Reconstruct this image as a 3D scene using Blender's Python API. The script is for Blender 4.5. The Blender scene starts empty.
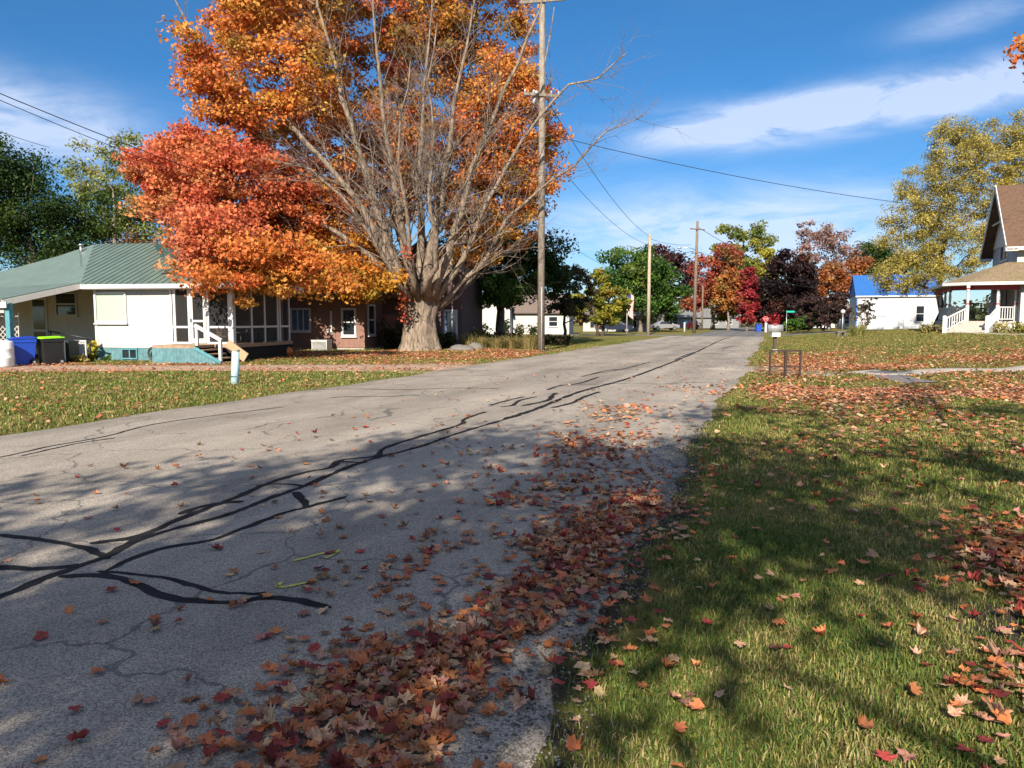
import bpy, math, random
import numpy as np
from mathutils import Vector, Matrix, noise as mnoise

# ------------------------------------------------------------------ camera, world, sun
SC = bpy.context.scene
COL = SC.collection
R = math.radians
YAW = 19.3          # camera looks this many degrees to the left of the road's direction (+Y)
F = 750.0           # focal length in pixels at 1024 wide
HOR = 320.0         # image row of the horizon
EYE = 1.6
CY, SY = math.cos(R(YAW)), math.sin(R(YAW))

cd = bpy.data.cameras.new('camera'); cam = bpy.data.objects.new('camera', cd); COL.objects.link(cam)
cd.sensor_width = 36; cd.lens = 36 * F / 1024; cd.clip_start = 0.05; cd.clip_end = 3000
cam.location = (0, 0, EYE)
cam.rotation_euler = (R(90) - math.atan((384 - HOR) / F), 0, R(YAW))
SC.camera = cam

SUN_EL = 33.0
SUN_AZ = 6.0        # light travels along +Y, this many degrees towards -X
sd = bpy.data.lights.new('sun', 'SUN'); sun = bpy.data.objects.new('sun', sd); COL.objects.link(sun)
sd.energy = 4.95; sd.angle = R(0.53); sd.color = (1.0, 0.90, 0.76)
ldir = Vector((-math.sin(R(SUN_AZ)) * math.cos(R(SUN_EL)), math.cos(R(SUN_AZ)) * math.cos(R(SUN_EL)), -math.sin(R(SUN_EL))))
sun.rotation_euler = ldir.to_track_quat('-Z', 'Y').to_euler()
sun.location = (0, 0, 60)

SC.view_settings.view_transform = 'Standard'; SC.view_settings.look = 'None'
SC.view_settings.exposure = 0.95; SC.view_settings.gamma = 1.0
SC.view_settings.use_curve_mapping = False
SC.render.engine = 'CYCLES'
SC.cycles.use_denoising = True
SC.cycles.max_bounces = 4; SC.cycles.diffuse_bounces = 2; SC.cycles.glossy_bounces = 2
SC.cycles.transparent_max_bounces = 12; SC.cycles.transmission_bounces = 4
SC.cycles.caustics_reflective = False; SC.cycles.caustics_refractive = False

def build_world():
    w = bpy.data.worlds.new('World'); SC.world = w; w.use_nodes = True
    nt = w.node_tree; nt.nodes.clear(); N = nt.nodes.new; L = nt.links.new
    out = N('ShaderNodeOutputWorld'); bg = N('ShaderNodeBackground'); bg.inputs['Strength'].default_value = 0.063
    sky = N('ShaderNodeTexSky'); sky.sky_type = 'NISHITA'; sky.sun_disc = False
    sky.sun_elevation = R(SUN_EL)
    sky.sun_rotation = math.atan2(-ldir.x, -ldir.y)
    sky.air_density = 1.0; sky.dust_density = 0.15; sky.ozone_density = 2.4; sky.altitude = 200
    hs = N('ShaderNodeHueSaturation'); hs.inputs['Saturation'].default_value = 1.18; hs.inputs['Value'].default_value = 1.0
    tn = N('ShaderNodeMix'); tn.data_type = 'RGBA'; tn.blend_type = 'MULTIPLY'; tn.inputs['Factor'].default_value = 1; tn.inputs['B'].default_value = (.74, .90, 1.04, 1)
    L(sky.outputs[0], tn.inputs['A']); L(tn.outputs['Result'], hs.inputs['Color'])
    tc = N('ShaderNodeTexCoord'); sp = N('ShaderNodeSeparateXYZ'); L(tc.outputs['Generated'], sp.inputs[0])
    def m(op, a, b=None, c=None):
        n = N('ShaderNodeMath'); n.operation = op
        for i, v in enumerate((a, b, c)):
            if v is None: continue
            if isinstance(v, (int, float)): n.inputs[i].default_value = v
            else: L(v, n.inputs[i])
        return n.outputs[0]
    az = m('MULTIPLY', m('ARCTAN2', sp.outputs[0], sp.outputs[1]), 180 / math.pi)
    el = m('MULTIPLY', m('ARCSINE', sp.outputs[2]), 180 / math.pi)
    fe = m('MINIMUM', m('MAXIMUM', m('DIVIDE', el, 24.0), 0.0), 1.0); tm = N('ShaderNodeMix'); tm.data_type = 'RGBA'; L(fe, tm.inputs['Factor']); tm.inputs['A'].default_value = (.58, .74, .98, 1); tm.inputs['B'].default_value = (.72, .90, 1.04, 1); L(tm.outputs['Result'], tn.inputs['B'])
    # noise in (az, el) stretched sideways
    cv = N('ShaderNodeCombineXYZ'); L(m('MULTIPLY', az, 0.055), cv.inputs[0]); L(m('MULTIPLY', el, 0.20), cv.inputs[1])
    n1 = N('ShaderNodeTexNoise'); n1.inputs['Scale'].default_value = 1.6; n1.inputs['Detail'].default_value = 9; n1.inputs['Roughness'].default_value = 0.62
    n1.inputs['Distortion'].default_value = 0.5
    L(cv.outputs[0], n1.inputs['Vector'])
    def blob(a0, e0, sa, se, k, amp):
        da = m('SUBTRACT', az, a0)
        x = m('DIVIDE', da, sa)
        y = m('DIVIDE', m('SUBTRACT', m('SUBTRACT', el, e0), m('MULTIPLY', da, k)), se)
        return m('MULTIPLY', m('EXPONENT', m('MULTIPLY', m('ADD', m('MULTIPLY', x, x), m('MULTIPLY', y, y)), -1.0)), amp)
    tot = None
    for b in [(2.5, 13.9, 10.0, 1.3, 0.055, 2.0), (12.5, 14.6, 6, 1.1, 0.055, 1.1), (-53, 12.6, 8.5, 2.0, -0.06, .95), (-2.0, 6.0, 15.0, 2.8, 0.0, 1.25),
              (-36, 10.0, 6, 2.0, 0, .6), (11.5, 18.6, 4.0, .9, 0.1, .35), (40, 10, 14, 5, 0, .9), (-85, 16, 14, 4, 0, .9), (100, 20, 30, 6, 0, .8), (170, 25, 40, 8, 0, .8), (0, 78, 500, 26, 0, 1.1), (150, 35, 55, 16, 0, 1.0), (-140, 40, 45, 16, 0, 1.0)]:  # last three: unseen clouds overhead and behind, added to whiten the ambient light
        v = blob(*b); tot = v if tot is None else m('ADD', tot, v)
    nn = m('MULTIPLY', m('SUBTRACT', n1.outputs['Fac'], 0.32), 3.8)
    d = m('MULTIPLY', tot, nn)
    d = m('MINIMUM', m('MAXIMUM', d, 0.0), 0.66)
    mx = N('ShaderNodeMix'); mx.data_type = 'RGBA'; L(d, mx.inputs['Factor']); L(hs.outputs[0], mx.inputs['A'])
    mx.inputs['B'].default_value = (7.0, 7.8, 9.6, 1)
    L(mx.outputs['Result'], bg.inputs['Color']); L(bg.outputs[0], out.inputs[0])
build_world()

# ------------------------------------------------------------------ layout helpers
def W(xc, zc, h=0.0):
    """point given right of / ahead of the camera, in metres, to world"""
    return Vector((xc * CY - zc * SY, xc * SY + zc * CY, h))
def sm(t):
    t = np.clip(t, 0, 1); return t * t * (3 - 2 * t)
def hgt(x, y):
    """terrain height"""
    x = np.asarray(x, float); y = np.asarray(y, float)
    r = 0.82 * sm((x - 0.5) / 10.0) * sm((y - 14) / 34.0) * (1 - .42 * sm((y - 66) / 25))
    r = r - 0.06 * np.exp(-((x - 1.4) / 1.0) ** 2) * sm((y - 4) / 8)     # shallow swale beside the road
    # the verge left of the road under the maple is a low mound
    r = r + 0.10 * np.exp(-(((x + 14.5) / 3.2) ** 2 + ((y - 34) / 5) ** 2))
    r = r + 0.03 * np.sin(x * 0.9 + 1.3) * np.sin(y * 0.7) * sm((x - 0.2) / 2)
    return r
def hz(x, y): return float(hgt(x, y))
def G(px, py, it=6):
    """ground point seen at a pixel"""
    k = (px - 512) / F; h = 0.0
    for _ in range(it):
        z = (EYE - h) * F / max(py - HOR, .5); p = W(k * z, z); h = hz(p.x, p.y)
    p.z = h
    return p
def P(px, py, zc):
    """point at a pixel and a distance ahead of the camera"""
    return W((px - 512) / F * zc, zc, EYE - (py - HOR) * zc / F)
def base(px, zc):
    p = W((px - 512) / F * zc, zc); p.z = hz(p.x, p.y); return p

# ------------------------------------------------------------------ materials
MATS = {}
def nmat(name):
    m = bpy.data.materials.new(name); m.use_nodes = True
    nt = m.node_tree; nt.nodes.clear()
    return m, nt, nt.nodes.new, nt.links.new
def mat(name, col, rough=.7, var=.15, scale=6.0, bump=0.0, bscale=40., metal=0.0, spec=.3, wave=None, stain=None, alpha=None):
    """principled with noise in its colour; wave=(axis, period m, strength) adds laps or ribs as bump"""
    if name in MATS: return MATS[name]
    m, nt, N, L = nmat(name)
    out = N('ShaderNodeOutputMaterial'); b = N('ShaderNodeBsdfPrincipled'); L(b.outputs[0], out.inputs[0])
    b.inputs['Roughness'].default_value = rough; b.inputs['Metallic'].default_value = metal
    b.inputs['Specular IOR Level'].default_value = spec
    tc = N('ShaderNodeTexCoord')
    n = N('ShaderNodeTexNoise'); n.inputs['Scale'].default_value = scale; n.inputs['Detail'].default_value = 6; n.inputs['Roughness'].default_value = .65
    L(tc.outputs['Object'], n.inputs['Vector'])
    rp = N('ShaderNodeValToRGB'); L(n.outputs['Fac'], rp.inputs[0])
    e = rp.color_ramp.elements
    e[0].position = .3; e[1].position = .72
    e[0].color = (*[c * (1 - var) for c in col], 1); e[1].color = (*[min(1, c * (1 + var)) for c in col], 1)
    csock = rp.outputs[0]
    if stain:
        n2 = N('ShaderNodeTexNoise'); n2.inputs['Scale'].default_value = stain[1]; n2.inputs['Detail'].default_value = 8; n2.inputs['Roughness'].default_value = .7
        L(tc.outputs['Object'], n2.inputs['Vector'])
        r2 = N('ShaderNodeValToRGB'); r2.color_ramp.elements[0].position = stain[2]; r2.color_ramp.elements[1].position = stain[2] + .15
        L(n2.outputs['Fac'], r2.inputs[0])
        mx = N('ShaderNodeMix'); mx.data_type = 'RGBA'; L(r2.outputs[0], mx.inputs['Factor']); L(csock, mx.inputs['A']); mx.inputs['B'].default_value = (*stain[0], 1)
        csock = mx.outputs['Result']
    L(csock, b.inputs['Base Color'])
    hsock = None
    if bump:
        n3 = N('ShaderNodeTexNoise'); n3.inputs['Scale'].default_value = bscale; n3.inputs['Detail'].default_value = 5
        L(tc.outputs['Object'], n3.inputs['Vector'])
        bp = N('ShaderNodeBump'); bp.inputs['Strength'].default_value = bump; bp.inputs['Distance'].default_value = .02
        L(n3.outputs['Fac'], bp.inputs['Height']); hsock = bp.outputs[0]
    if wave:
        ax, per, st, dist = wave
        sp = N('ShaderNodeSeparateXYZ'); L(tc.outputs['Object'], sp.inputs[0])
        dv = N('ShaderNodeMath'); dv.operation = 'DIVIDE'; L(sp.outputs[ax], dv.inputs[0]); dv.inputs[1].default_value = per
        fr = N('ShaderNodeMath'); fr.operation = 'FRACT'; L(dv.outputs[0], fr.inputs[0])
        if ax == 2: hs_ = N('ShaderNodeMath'); hs_.operation = 'SUBTRACT'; hs_.inputs[0].default_value = 1.0; L(fr.outputs[0], hs_.inputs[1])
        else:
            hs_ = N('ShaderNodeMath'); hs_.operation = 'GREATER_THAN'; L(fr.outputs[0], hs_.inputs[0]); hs_.inputs[1].default_value = .16
        b2 = N('ShaderNodeBump'); b2.inputs['Strength'].default_value = st; b2.inputs['Distance'].default_value = dist
        L(hs_.outputs[0], b2.inputs['Height'])
        if hsock: L(hsock, b2.inputs['Normal'])
        hsock = b2.outputs[0]
    if hsock: L(hsock, b.inputs['Normal'])
    if alpha is not None: b.inputs['Alpha'].default_value = alpha
    MATS[name] = m
    return m
def leaf_mat(name, transl=.35, rough=.55):
    """foliage: colour from the leaf's own attribute, light passes through"""
    if name in MATS: return MATS[name]
    m, nt, N, L = nmat(name)
    out = N('ShaderNodeOutputMaterial'); b = N('ShaderNodeBsdfPrincipled'); t = N('ShaderNodeBsdfTranslucent'); mx = N('ShaderNodeMixShader')
    a = N('ShaderNodeAttribute'); a.attribute_name = 'col'
    L(a.outputs['Color'], b.inputs['Base Color']); L(a.outputs['Color'], t.inputs['Color'])
    b.inputs['Roughness'].default_value = rough; b.inputs['Specular IOR Level'].default_value = .25
    mx.inputs[0].default_value = transl; L(b.outputs[0], mx.inputs[1]); L(t.outputs[0], mx.inputs[2]); L(mx.outputs[0], out.inputs[0])
    MATS[name] = m; return m
def glass_mat(name, tint=(.02, .025, .03), rough=.06):
    return mat(name, tint, rough, .3, 1.5, spec=.9)
def bark_mat(name, col, dark):
    if name in MATS: return MATS[name]
    m, nt, N, L = nmat(name)
    out = N('ShaderNodeOutputMaterial'); b = N('ShaderNodeBsdfPrincipled'); L(b.outputs[0], out.inputs[0])
    b.inputs['Roughness'].default_value = .9; b.inputs['Specular IOR Level'].default_value = .1
    tc = N('ShaderNodeTexCoord'); mp = N('ShaderNodeMapping'); mp.inputs['Scale'].default_value = (7, 7, 1.6); L(tc.outputs['Object'], mp.inputs[0])
    n = N('ShaderNodeTexNoise'); n.inputs['Scale'].default_value = 1.4; n.inputs['Detail'].default_value = 8; n.inputs['Roughness'].default_value = .7; L(mp.outputs[0], n.inputs['Vector'])
    rp = N('ShaderNodeValToRGB'); L(n.outputs['Fac'], rp.inputs[0]); e = rp.color_ramp.elements
    e[0].position = .36; e[0].color = (*dark, 1); e[1].position = .6; e[1].color = (*col, 1)
    L(rp.outputs[0], b.inputs['Base Color'])
    bp = N('ShaderNodeBump'); bp.inputs['Strength'].default_value = .9; bp.inputs['Distance'].default_value = .06; L(n.outputs['Fac'], bp.inputs['Height']); L(bp.outputs[0], b.inputs['Normal'])
    MATS[name] = m; return m

# ------------------------------------------------------------------ mesh builder
class MB:
    def __init__(s): s.v = []; s.f = []; s.sm = []
    def poly(s, pts, smooth=False):
        i = len(s.v); s.v += [tuple(p) for p in pts]; s.f.append(tuple(range(i, i + len(pts)))); s.sm.append(smooth); return s
    def box(s, x0, x1, y0, y1, z0, z1, M=None):
        i = len(s.v)
        c = [(x0, y0, z0), (x1, y0, z0), (x1, y1, z0), (x0, y1, z0), (x0, y0, z1), (x1, y0, z1), (x1, y1, z1), (x0, y1, z1)]
        if M is not None: c = [tuple(M @ Vector(p)) for p in c]
        s.v += c
        for q in ((3, 2, 1, 0), (4, 5, 6, 7), (0, 1, 5, 4), (1, 2, 6, 5), (2, 3, 7, 6), (3, 0, 4, 7)):
            s.f.append(tuple(i + k for k in q)); s.sm.append(False)
        return s
    def bar(s, a, b, w, d, up=(0, 0, 1)):
        """rectangular bar from a to b: w sideways, d along up"""
        a = Vector(a); b = Vector(b); t = (b - a); ln = t.length; t.normalize()
        up = Vector(up); sd_ = t.cross(up)
        if sd_.length < 1e-4: sd_ = t.cross(Vector((0, 1, 0)))
        sd_.normalize(); u2 = sd_.cross(t)
        M = Matrix((( sd_.x, t.x, u2.x, a.x), (sd_.y, t.y, u2.y, a.y), (sd_.z, t.z, u2.z, a.z), (0, 0, 0, 1)))
        return s.box(-w / 2, w / 2, 0, ln, -d / 2, d / 2, M)
    def tube(s, pts, rad, n=8, cap=True, jit=0.0, rng=None):
        pts = [Vector(p) for p in pts]
        if not hasattr(rad, '__len__'): rad = [rad] * len(pts)
        ref = None; rings = []
        for k, p in enumerate(pts):
            t = (pts[min(k + 1, len(pts) - 1)] - pts[max(k - 1, 0)])
            if t.length < 1e-9: t = Vector((0, 0, 1))
            t.normalize()
            if ref is None: ref = Vector((1, 0, 0)) if abs(t.x) < .8 else Vector((0, 1, 0))
            a = ref - t * ref.dot(t)
            if a.length < 1e-4: a = t.orthogonal()
            a.normalize(); ref = a; b = t.cross(a)
            i = len(s.v)
            for j in range(n):
                an = 2 * math.pi * j / n; r = rad[k]
                if jit and rng: r *= 1 + jit * (rng.random() - .5)
                s.v.append(tuple(p + a * (math.cos(an) * r) + b * (math.sin(an) * r)))
            rings.append(i)
        for k in range(len(rings) - 1):
            for j in range(n):
                s.f.append((rings[k] + j, rings[k] + (j + 1) % n, rings[k + 1] + (j + 1) % n, rings[k + 1] + j)); s.sm.append(True)
        if cap:
            s.f.append(tuple(rings[0] + j for j in reversed(range(n)))); s.sm.append(False)
            s.f.append(tuple(rings[-1] + j for j in range(n))); s.sm.append(False)
        return s
    def lathe(s, c, prof, n=20, sx=1, sy=1, lobes=0, lob=0.):
        """profile of (radius, z) about a vertical axis at c"""
        rings = []
        for r, z in prof:
            i = len(s.v); rings.append(i)
            for j in range(n):
                a = 2 * math.pi * j / n; rr = r * (1 - lob * abs(math.sin(a * lobes / 2)) ** .5 + lob if False else 1 - (lob * (1 - abs(math.sin(a * lobes / 2))) if lobes else 0))
                s.v.append((c[0] + rr * sx * math.cos(a), c[1] + rr * sy * math.sin(a), c[2] + z))
        for k in range(len(rings) - 1):
            for j in range(n):
                s.f.append((rings[k] + j, rings[k] + (j + 1) % n, rings[k + 1] + (j + 1) % n, rings[k + 1] + j)); s.sm.append(True)
        s.f.append(tuple(rings[0] + j for j in reversed(range(n)))); s.sm.append(False)
        s.f.append(tuple(rings[-1] + j for j in range(n))); s.sm.append(False)
        return s
    def prism(s, pts, thick):
        """polygon given in 3-D, thickened along -normal"""
        pts = [Vector(p) for p in pts]; n = Vector((0, 0, 0))
        for k in range(len(pts)):
            a, b = pts[k], pts[(k + 1) % len(pts)]; n += Vector(((a.y - b.y) * (a.z + b.z), (a.z - b.z) * (a.x + b.x), (a.x - b.x) * (a.y + b.y)))
        n.normalize(); lo = [p - n * thick for p in pts]
        s.poly(pts); s.poly(list(reversed(lo)))
        for k in range(len(pts)):
            q = (k + 1) % len(pts); s.poly([pts[k], lo[k], lo[q], pts[q]])
        return s
    def build(s, name, m, parent=None, loc=None):
        me = bpy.data.meshes.new(name); me.from_pydata(s.v, [], s.f); me.update()
        me.polygons.foreach_set('use_smooth', np.array(s.sm, bool))
        o = bpy.data.objects.new(name, me); me.materials.append(m); COL.objects.link(o)
        if parent is not None: o.parent = parent
        if loc is not None: o.location = loc
        return o
def npmesh(name, V, faces_n, m, cols=None, parent=None, idx=None):
    """V (n,3); faces of faces_n consecutive vertices unless idx (k,faces_n)"""
    V = np.asarray(V, np.float32); me = bpy.data.meshes.new(name)
    if idx is None: idx = np.arange(len(V)).reshape(-1, faces_n)
    idx = np.asarray(idx, np.int32); nf = len(idx)
    me.vertices.add(len(V)); me.vertices.foreach_set('co', V.ravel())
    me.loops.add(nf * faces_n); me.loops.foreach_set('vertex_index', idx.ravel())
    me.polygons.add(nf); me.polygons.foreach_set('loop_start', np.arange(nf, dtype=np.int32) * faces_n)
    me.update(calc_edges=True)
    if cols is not None:
        c = np.ones((len(V), 4), np.float32); c[:, :3] = cols
        a = me.color_attributes.new('col', 'FLOAT_COLOR', 'POINT'); a.data.foreach_set('color', c.ravel())
    me.materials.append(m); o = bpy.data.objects.new(name, me); COL.objects.link(o)
    if parent is not None: o.parent = parent
    return o
def thing(name, label, cat, loc=(0, 0, 0), rotz=0.0, group=None):
    o = bpy.data.objects.new(name, None); COL.objects.link(o); o.empty_display_size = .2
    o.location = loc; o.rotation_euler = (0, 0, rotz); o['label'] = label; o['category'] = cat
    if group: o['group'] = group
    return o
def tag(o, label, cat, group=None, kind=None):
    o['label'] = label; o['category'] = cat
    if group: o['group'] = group
    if kind: o['kind'] = kind
    return o
def struct(o): o['kind'] = 'structure'; return o

def vnoise(x, y, seed=0):
    """smooth value noise, 0..1"""
    def h(i, j): 
        n = (i * 374761393 + j * 668265263 + seed * 974634777) & 0x7fffffff
        n = ((n ^ (n >> 13)) * 1274126177) & 0x7fffffff
        return ((n ^ (n >> 16)) & 0xffff) / 65535.0
    x = np.asarray(x, float); y = np.asarray(y, float)
    i = np.floor(x).astype(np.int64); j = np.floor(y).astype(np.int64); fx = x - i; fy = y - j
    fx = fx * fx * (3 - 2 * fx); fy = fy * fy * (3 - 2 * fy)
    return (h(i, j) * (1 - fx) + h(i + 1, j) * fx) * (1 - fy) + (h(i, j + 1) * (1 - fx) + h(i + 1, j + 1) * fx) * fy
def fbm(x, y, seed=0, o=4):
    t = 0; a = .5
    for k in range(o): t = t + a * vnoise(x * 2 ** k, y * 2 ** k, seed + k); a *= .5
    return t / (1 - .5 ** o)
# ------------------------------------------------------------------ ground, road, driveway, path
ROAD_L, ROAD_R = -10.0, -0.9
def road_right(y): return ROAD_R + .10 * np.sin(y * .31 + .6) + .07 * np.sin(y * 1.1) + .05 * np.sin(y * 3.1 + 1) + .03 * np.sin(y * 7.3)
def road_left(y): return ROAD_L + .12 * np.sin(y * .4 + .6) + .06 * np.sin(y * 1.7)

def ground_material():
    m, nt, N, L = nmat('lawn'); out = N('ShaderNodeOutputMaterial'); b = N('ShaderNodeBsdfPrincipled'); L(b.outputs[0], out.inputs[0])
    b.inputs['Roughness'].default_value = .95; b.inputs['Specular IOR Level'].default_value = .05
    tc = N('ShaderNodeTexCoord')
    def noise(sc, det=6, ro=.65, off=0):
        mp = N('ShaderNodeMapping'); mp.inputs['Location'].default_value = (off, off * .7, 0); L(tc.outputs['Object'], mp.inputs[0])
        n = N('ShaderNodeTexNoise'); n.inputs['Scale'].default_value = sc; n.inputs['Detail'].default_value = det; n.inputs['Roughness'].default_value = ro
        L(mp.outputs[0], n.inputs['Vector']); return n.outputs['Fac']
    def ramp(f, stops):
        r = N('ShaderNodeValToRGB'); L(f, r.inputs[0]); e = r.color_ramp.elements
        while len(e) < len(stops): e.new(.5)
        for k, (p, c) in enumerate(stops): e[k].position = p; e[k].color = (*c, 1)
        return r.outputs[0]
    def mix(f, a, bb):
        x = N('ShaderNodeMix'); x.data_type = 'RGBA'; L(f, x.inputs['Factor'])
        for s_, v in (('A', a), ('B', bb)):
            if isinstance(v, tuple): x.inputs[s_].default_value = (*v, 1)
            else: L(v, x.inputs[s_])
        return x.outputs['Result']
    fine = ramp(noise(14, 8, .75), [(.3, (.06, .075, .018)), (.5, (.14, .135, .036)), (.72, (.27, .20, .075))])
    big = noise(.35, 5, .6, 3.1)
    dry = ramp(noise(9, 8, .75, 7), [(.3, (.09, .085, .028)), (.7, (.26, .19, .07))])
    c = mix(ramp(big, [(.42, (0, 0, 0)), (.62, (1, 1, 1))]), fine, dry)
    # bare soil
    c = mix(ramp(noise(.9, 7, .7, 21), [(.66, (0, 0, 0)), (.74, (.8, .8, .8))]), c, (.055, .042, .032))
    # painted vertex mask: r = leaf litter, g = soil
    a = N('ShaderNodeAttribute'); a.attribute_name = 'col'; sp = N('ShaderNodeSeparateColor'); L(a.outputs['Color'], sp.inputs[0])
    lit = ramp(noise(11, 6, .8, 40), [(.3, (.13, .045, .018)), (.5, (.30, .105, .035)), (.7, (.42, .20, .075))])
    nz = noise(5, 7, .8, 60)
    ad = N('ShaderNodeMath'); ad.operation = 'ADD'; L(sp.outputs[0], ad.inputs[0]); L(nz, ad.inputs[1])
    c = mix(ramp(ad.outputs[0], [(.78, (0, 0, 0)), (1.05, (1, 1, 1))]), c, lit)
    ad2 = N('ShaderNodeMath'); ad2.operation = 'ADD'; L(sp.outputs[1], ad2.inputs[0]); L(nz, ad2.inputs[1])
    soil = ramp(noise(30, 6, .8, 80), [(.3, (.03, .024, .02)), (.7, (.10, .08, .065))])
    c = mix(ramp(ad2.outputs[0], [(.85, (0, 0, 0)), (1.05, (1, 1, 1))]), c, soil)
    L(c, b.inputs['Base Color'])
    bp = N('ShaderNodeBump'); bp.inputs['Strength'].default_value = .8; bp.inputs['Distance'].default_value = .05; L(noise(22, 6, .8), bp.inputs['Height']); L(bp.outputs[0], b.inputs['Normal'])
    return m

def litter(x, y):
    """how much the ground is covered with leaves, 0..1 (a real drift of leaves, wherever one looks from)"""
    n = fbm(x * .55, y * .55, 5)
    d = np.zeros_like(x)
    # drift along the right road edge
    e = x - road_right(y)
    ec = e + .26 + .24 * sm((4.6 - y) / 2.2); dr = np.exp(-(ec / np.where(ec > 0, .17, .36 + .46 * sm((5.4 - y) / 2.4))) ** 2) * sm((8.4 - y) / 3.2)
    d = np.maximum(d, dr * (.6 + .8 * sm((n - .28) / .3)))
    d = np.maximum(d, .45 * np.exp(-((e + .35) / .5) ** 2) * sm((22 - y) / 8) * sm((n - .48) / .2))
    # heap on the near lawn to the right
    d = np.maximum(d, 1.0 * np.exp(-(((x - 1.8) / .52) ** 2 + ((y - 5.3) / 1.3) ** 2)))
    d = np.maximum(d, .35 * np.exp(-(((x - 1.3) / .6) ** 2 + ((y - 3.4) / 1.0) ** 2)))
    # lawn right of the road
    rt = sm((x + .9) / 1.0)
    d = np.maximum(d, rt * .60 * np.exp(-((y - 17.6 - .18 * x) / 2.4) ** 2) * (.4 + sm((n - .3) / .3)))
    d = np.maximum(d, rt * .62 * np.exp(-((y - 27 - .5 * x) / 3.2) ** 2) * (.3 + sm((n - .32) / .3)))
    d = np.maximum(d, rt * .62 * np.exp(-(((y - 34) / 7) ** 2 + ((x - 1.5) / 3.5) ** 2)) * (.4 + sm((n - .3) / .3)))
    d = np.maximum(d, rt * .32 * sm((n - .25) / .3) * sm((y - 8) / 5) * sm((44 - y) / 12))
    # left verge and under the maple
    lf = sm((-9.9 - x) / .3)
    d = np.maximum(d, lf * .9 * np.exp(-(((x + 14) / 6) ** 2 + ((y - 31) / 5.5) ** 2)) * (.45 + sm((n - .3) / .3)))
    d = np.maximum(d, lf * .7 * np.exp(-(((x + 22) / 8) ** 2 + ((y - 29) / 4) ** 2)))
    dd = driveway_dist(x, y)
    d = np.maximum(d, lf * .45 * np.exp(-((dd - 1.6) / .9) ** 2) * (.5 + sm((n - .3) / .3)))
    d = np.maximum(d, lf * .13 * sm((n - .2) / .3) * sm((60 - y) / 20))
    d = d * (1 - .9 * path_mask(x, y))
    return d
PATH_PTS = [tuple(G(*q)[:2]) for q in ((862, 371.5), (900, 374), (950, 370), (1024, 362))] + [(11.0, 31), (14.0, 37), (12.6, 46), (10.3, 51.2)]
PATCH_PTS = [tuple(G(*q)[:2]) for q in ((888, 375.5), (903, 379), (926, 383))]
def path_mask(x, y):
    m_ = np.zeros_like(x)
    for pts, hw in ((PATH_PTS, .62), (PATCH_PTS, .5)):
        for a, b in zip(pts[:-1], pts[1:]):
            dx, dy = b[0] - a[0], b[1] - a[1]; t = np.clip(((x - a[0]) * dx + (y - a[1]) * dy) / (dx * dx + dy * dy), 0, 1)
            m_ = np.maximum(m_, sm((hw - np.hypot(x - a[0] - t * dx, y - a[1] - t * dy)) / .12))
    return m_
DA, DB = Vector((-33.5, 14.3, 0)), Vector((-9.6, 23.6, 0))    # driveway centre line
def driveway_dist(x, y):
    d = (DB - DA).normalized(); return np.abs((x - DA.x) * -d.y + (y - DA.y) * d.x)
def soil(x, y):
    s = .75 * np.exp(-(((x - 1.35) / .55) ** 2 + ((y - 4.45) / .5) ** 2))
    s = np.maximum(s, .5 * np.exp(-((x - road_right(y) - .05) / .22) ** 2) * sm((30 - y) / 20))
    s = np.maximum(s, .35 * np.exp(-(((x - .6) / .35) ** 2 + ((y - 3.5) / .35) ** 2)))
    return s
def axis(segs):
    a = []
    for (s, e, st) in segs: a += list(np.arange(s, e, st))
    a.append(segs[-1][1]); return np.array(a)
xs = axis([(-900, -200, 100), (-200, -60, 14), (-60, -36, 3), (-36, -11, .6), (-11, -9, .25), (-9, -3, 1.0), (-3, 6, .12), (6, 16, .5), (16, 40, 2), (40, 200, 16), (200, 900, 100)])
ys = axis([(-900, -100, 100), (-100, -14, 8), (-14, 1, 1.0), (1, 8, .12), (8, 24, .3), (24, 60, .6), (60, 120, 3), (120, 300, 20), (300, 2400, 150)])
X, Y = np.meshgrid(xs, ys); Hh = hgt(X, Y) + .018 * (fbm(X * 2.2, Y * 2.2, 9) - .5) * (sm((X + .6) / .5)) * sm((30 - Y) / 10)
V = np.stack([X, Y, Hh], -1).reshape(-1, 3); nx = len(xs)
ii = np.arange(len(ys) - 1)[:, None] * nx + np.arange(nx - 1)[None]
idx = np.stack([ii, ii + 1, ii + 1 + nx, ii + nx], -1).reshape(-1, 4)
cols = np.stack([litter(X, Y), soil(X, Y), X * 0], -1).reshape(-1, 3)
ground = struct(npmesh('ground', V, 4, ground_material(), cols, idx=idx)); ground.data.polygons.foreach_set('use_smooth', np.ones(len(idx), bool))

def strip(name, left, right, m, z=.012, parent=None, cross=8, skirt=.03):
    """ribbon between two lists of (x, y), laid on the terrain, with several vertices across; edges turned down"""
    V = []; n = len(left)
    for a, b in zip(left, right):
        wd = math.hypot(a[0] - b[0], a[1] - b[1]); eg = min(.04 / wd, .1); tl = [0] + [eg + (1 - 2 * eg) * j / (cross - 2) for j in range(cross - 1)] + [1]
        for k in range(cross + 1):
            t = tl[k]; x = a[0] + (b[0] - a[0]) * t; y = a[1] + (b[1] - a[1]) * t
            V.append((x, y, hz(x, y) + (z if 0 < k < cross else z - skirt)))
    w = cross + 1; idx = [(i * w + k, i * w + k + 1, (i + 1) * w + k + 1, (i + 1) * w + k) for i in range(n - 1) for k in range(cross)]
    o = npmesh(name, V, 4, m, idx=idx, parent=parent); o.data.polygons.foreach_set('use_smooth', np.ones(len(idx), bool)); return o

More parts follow.
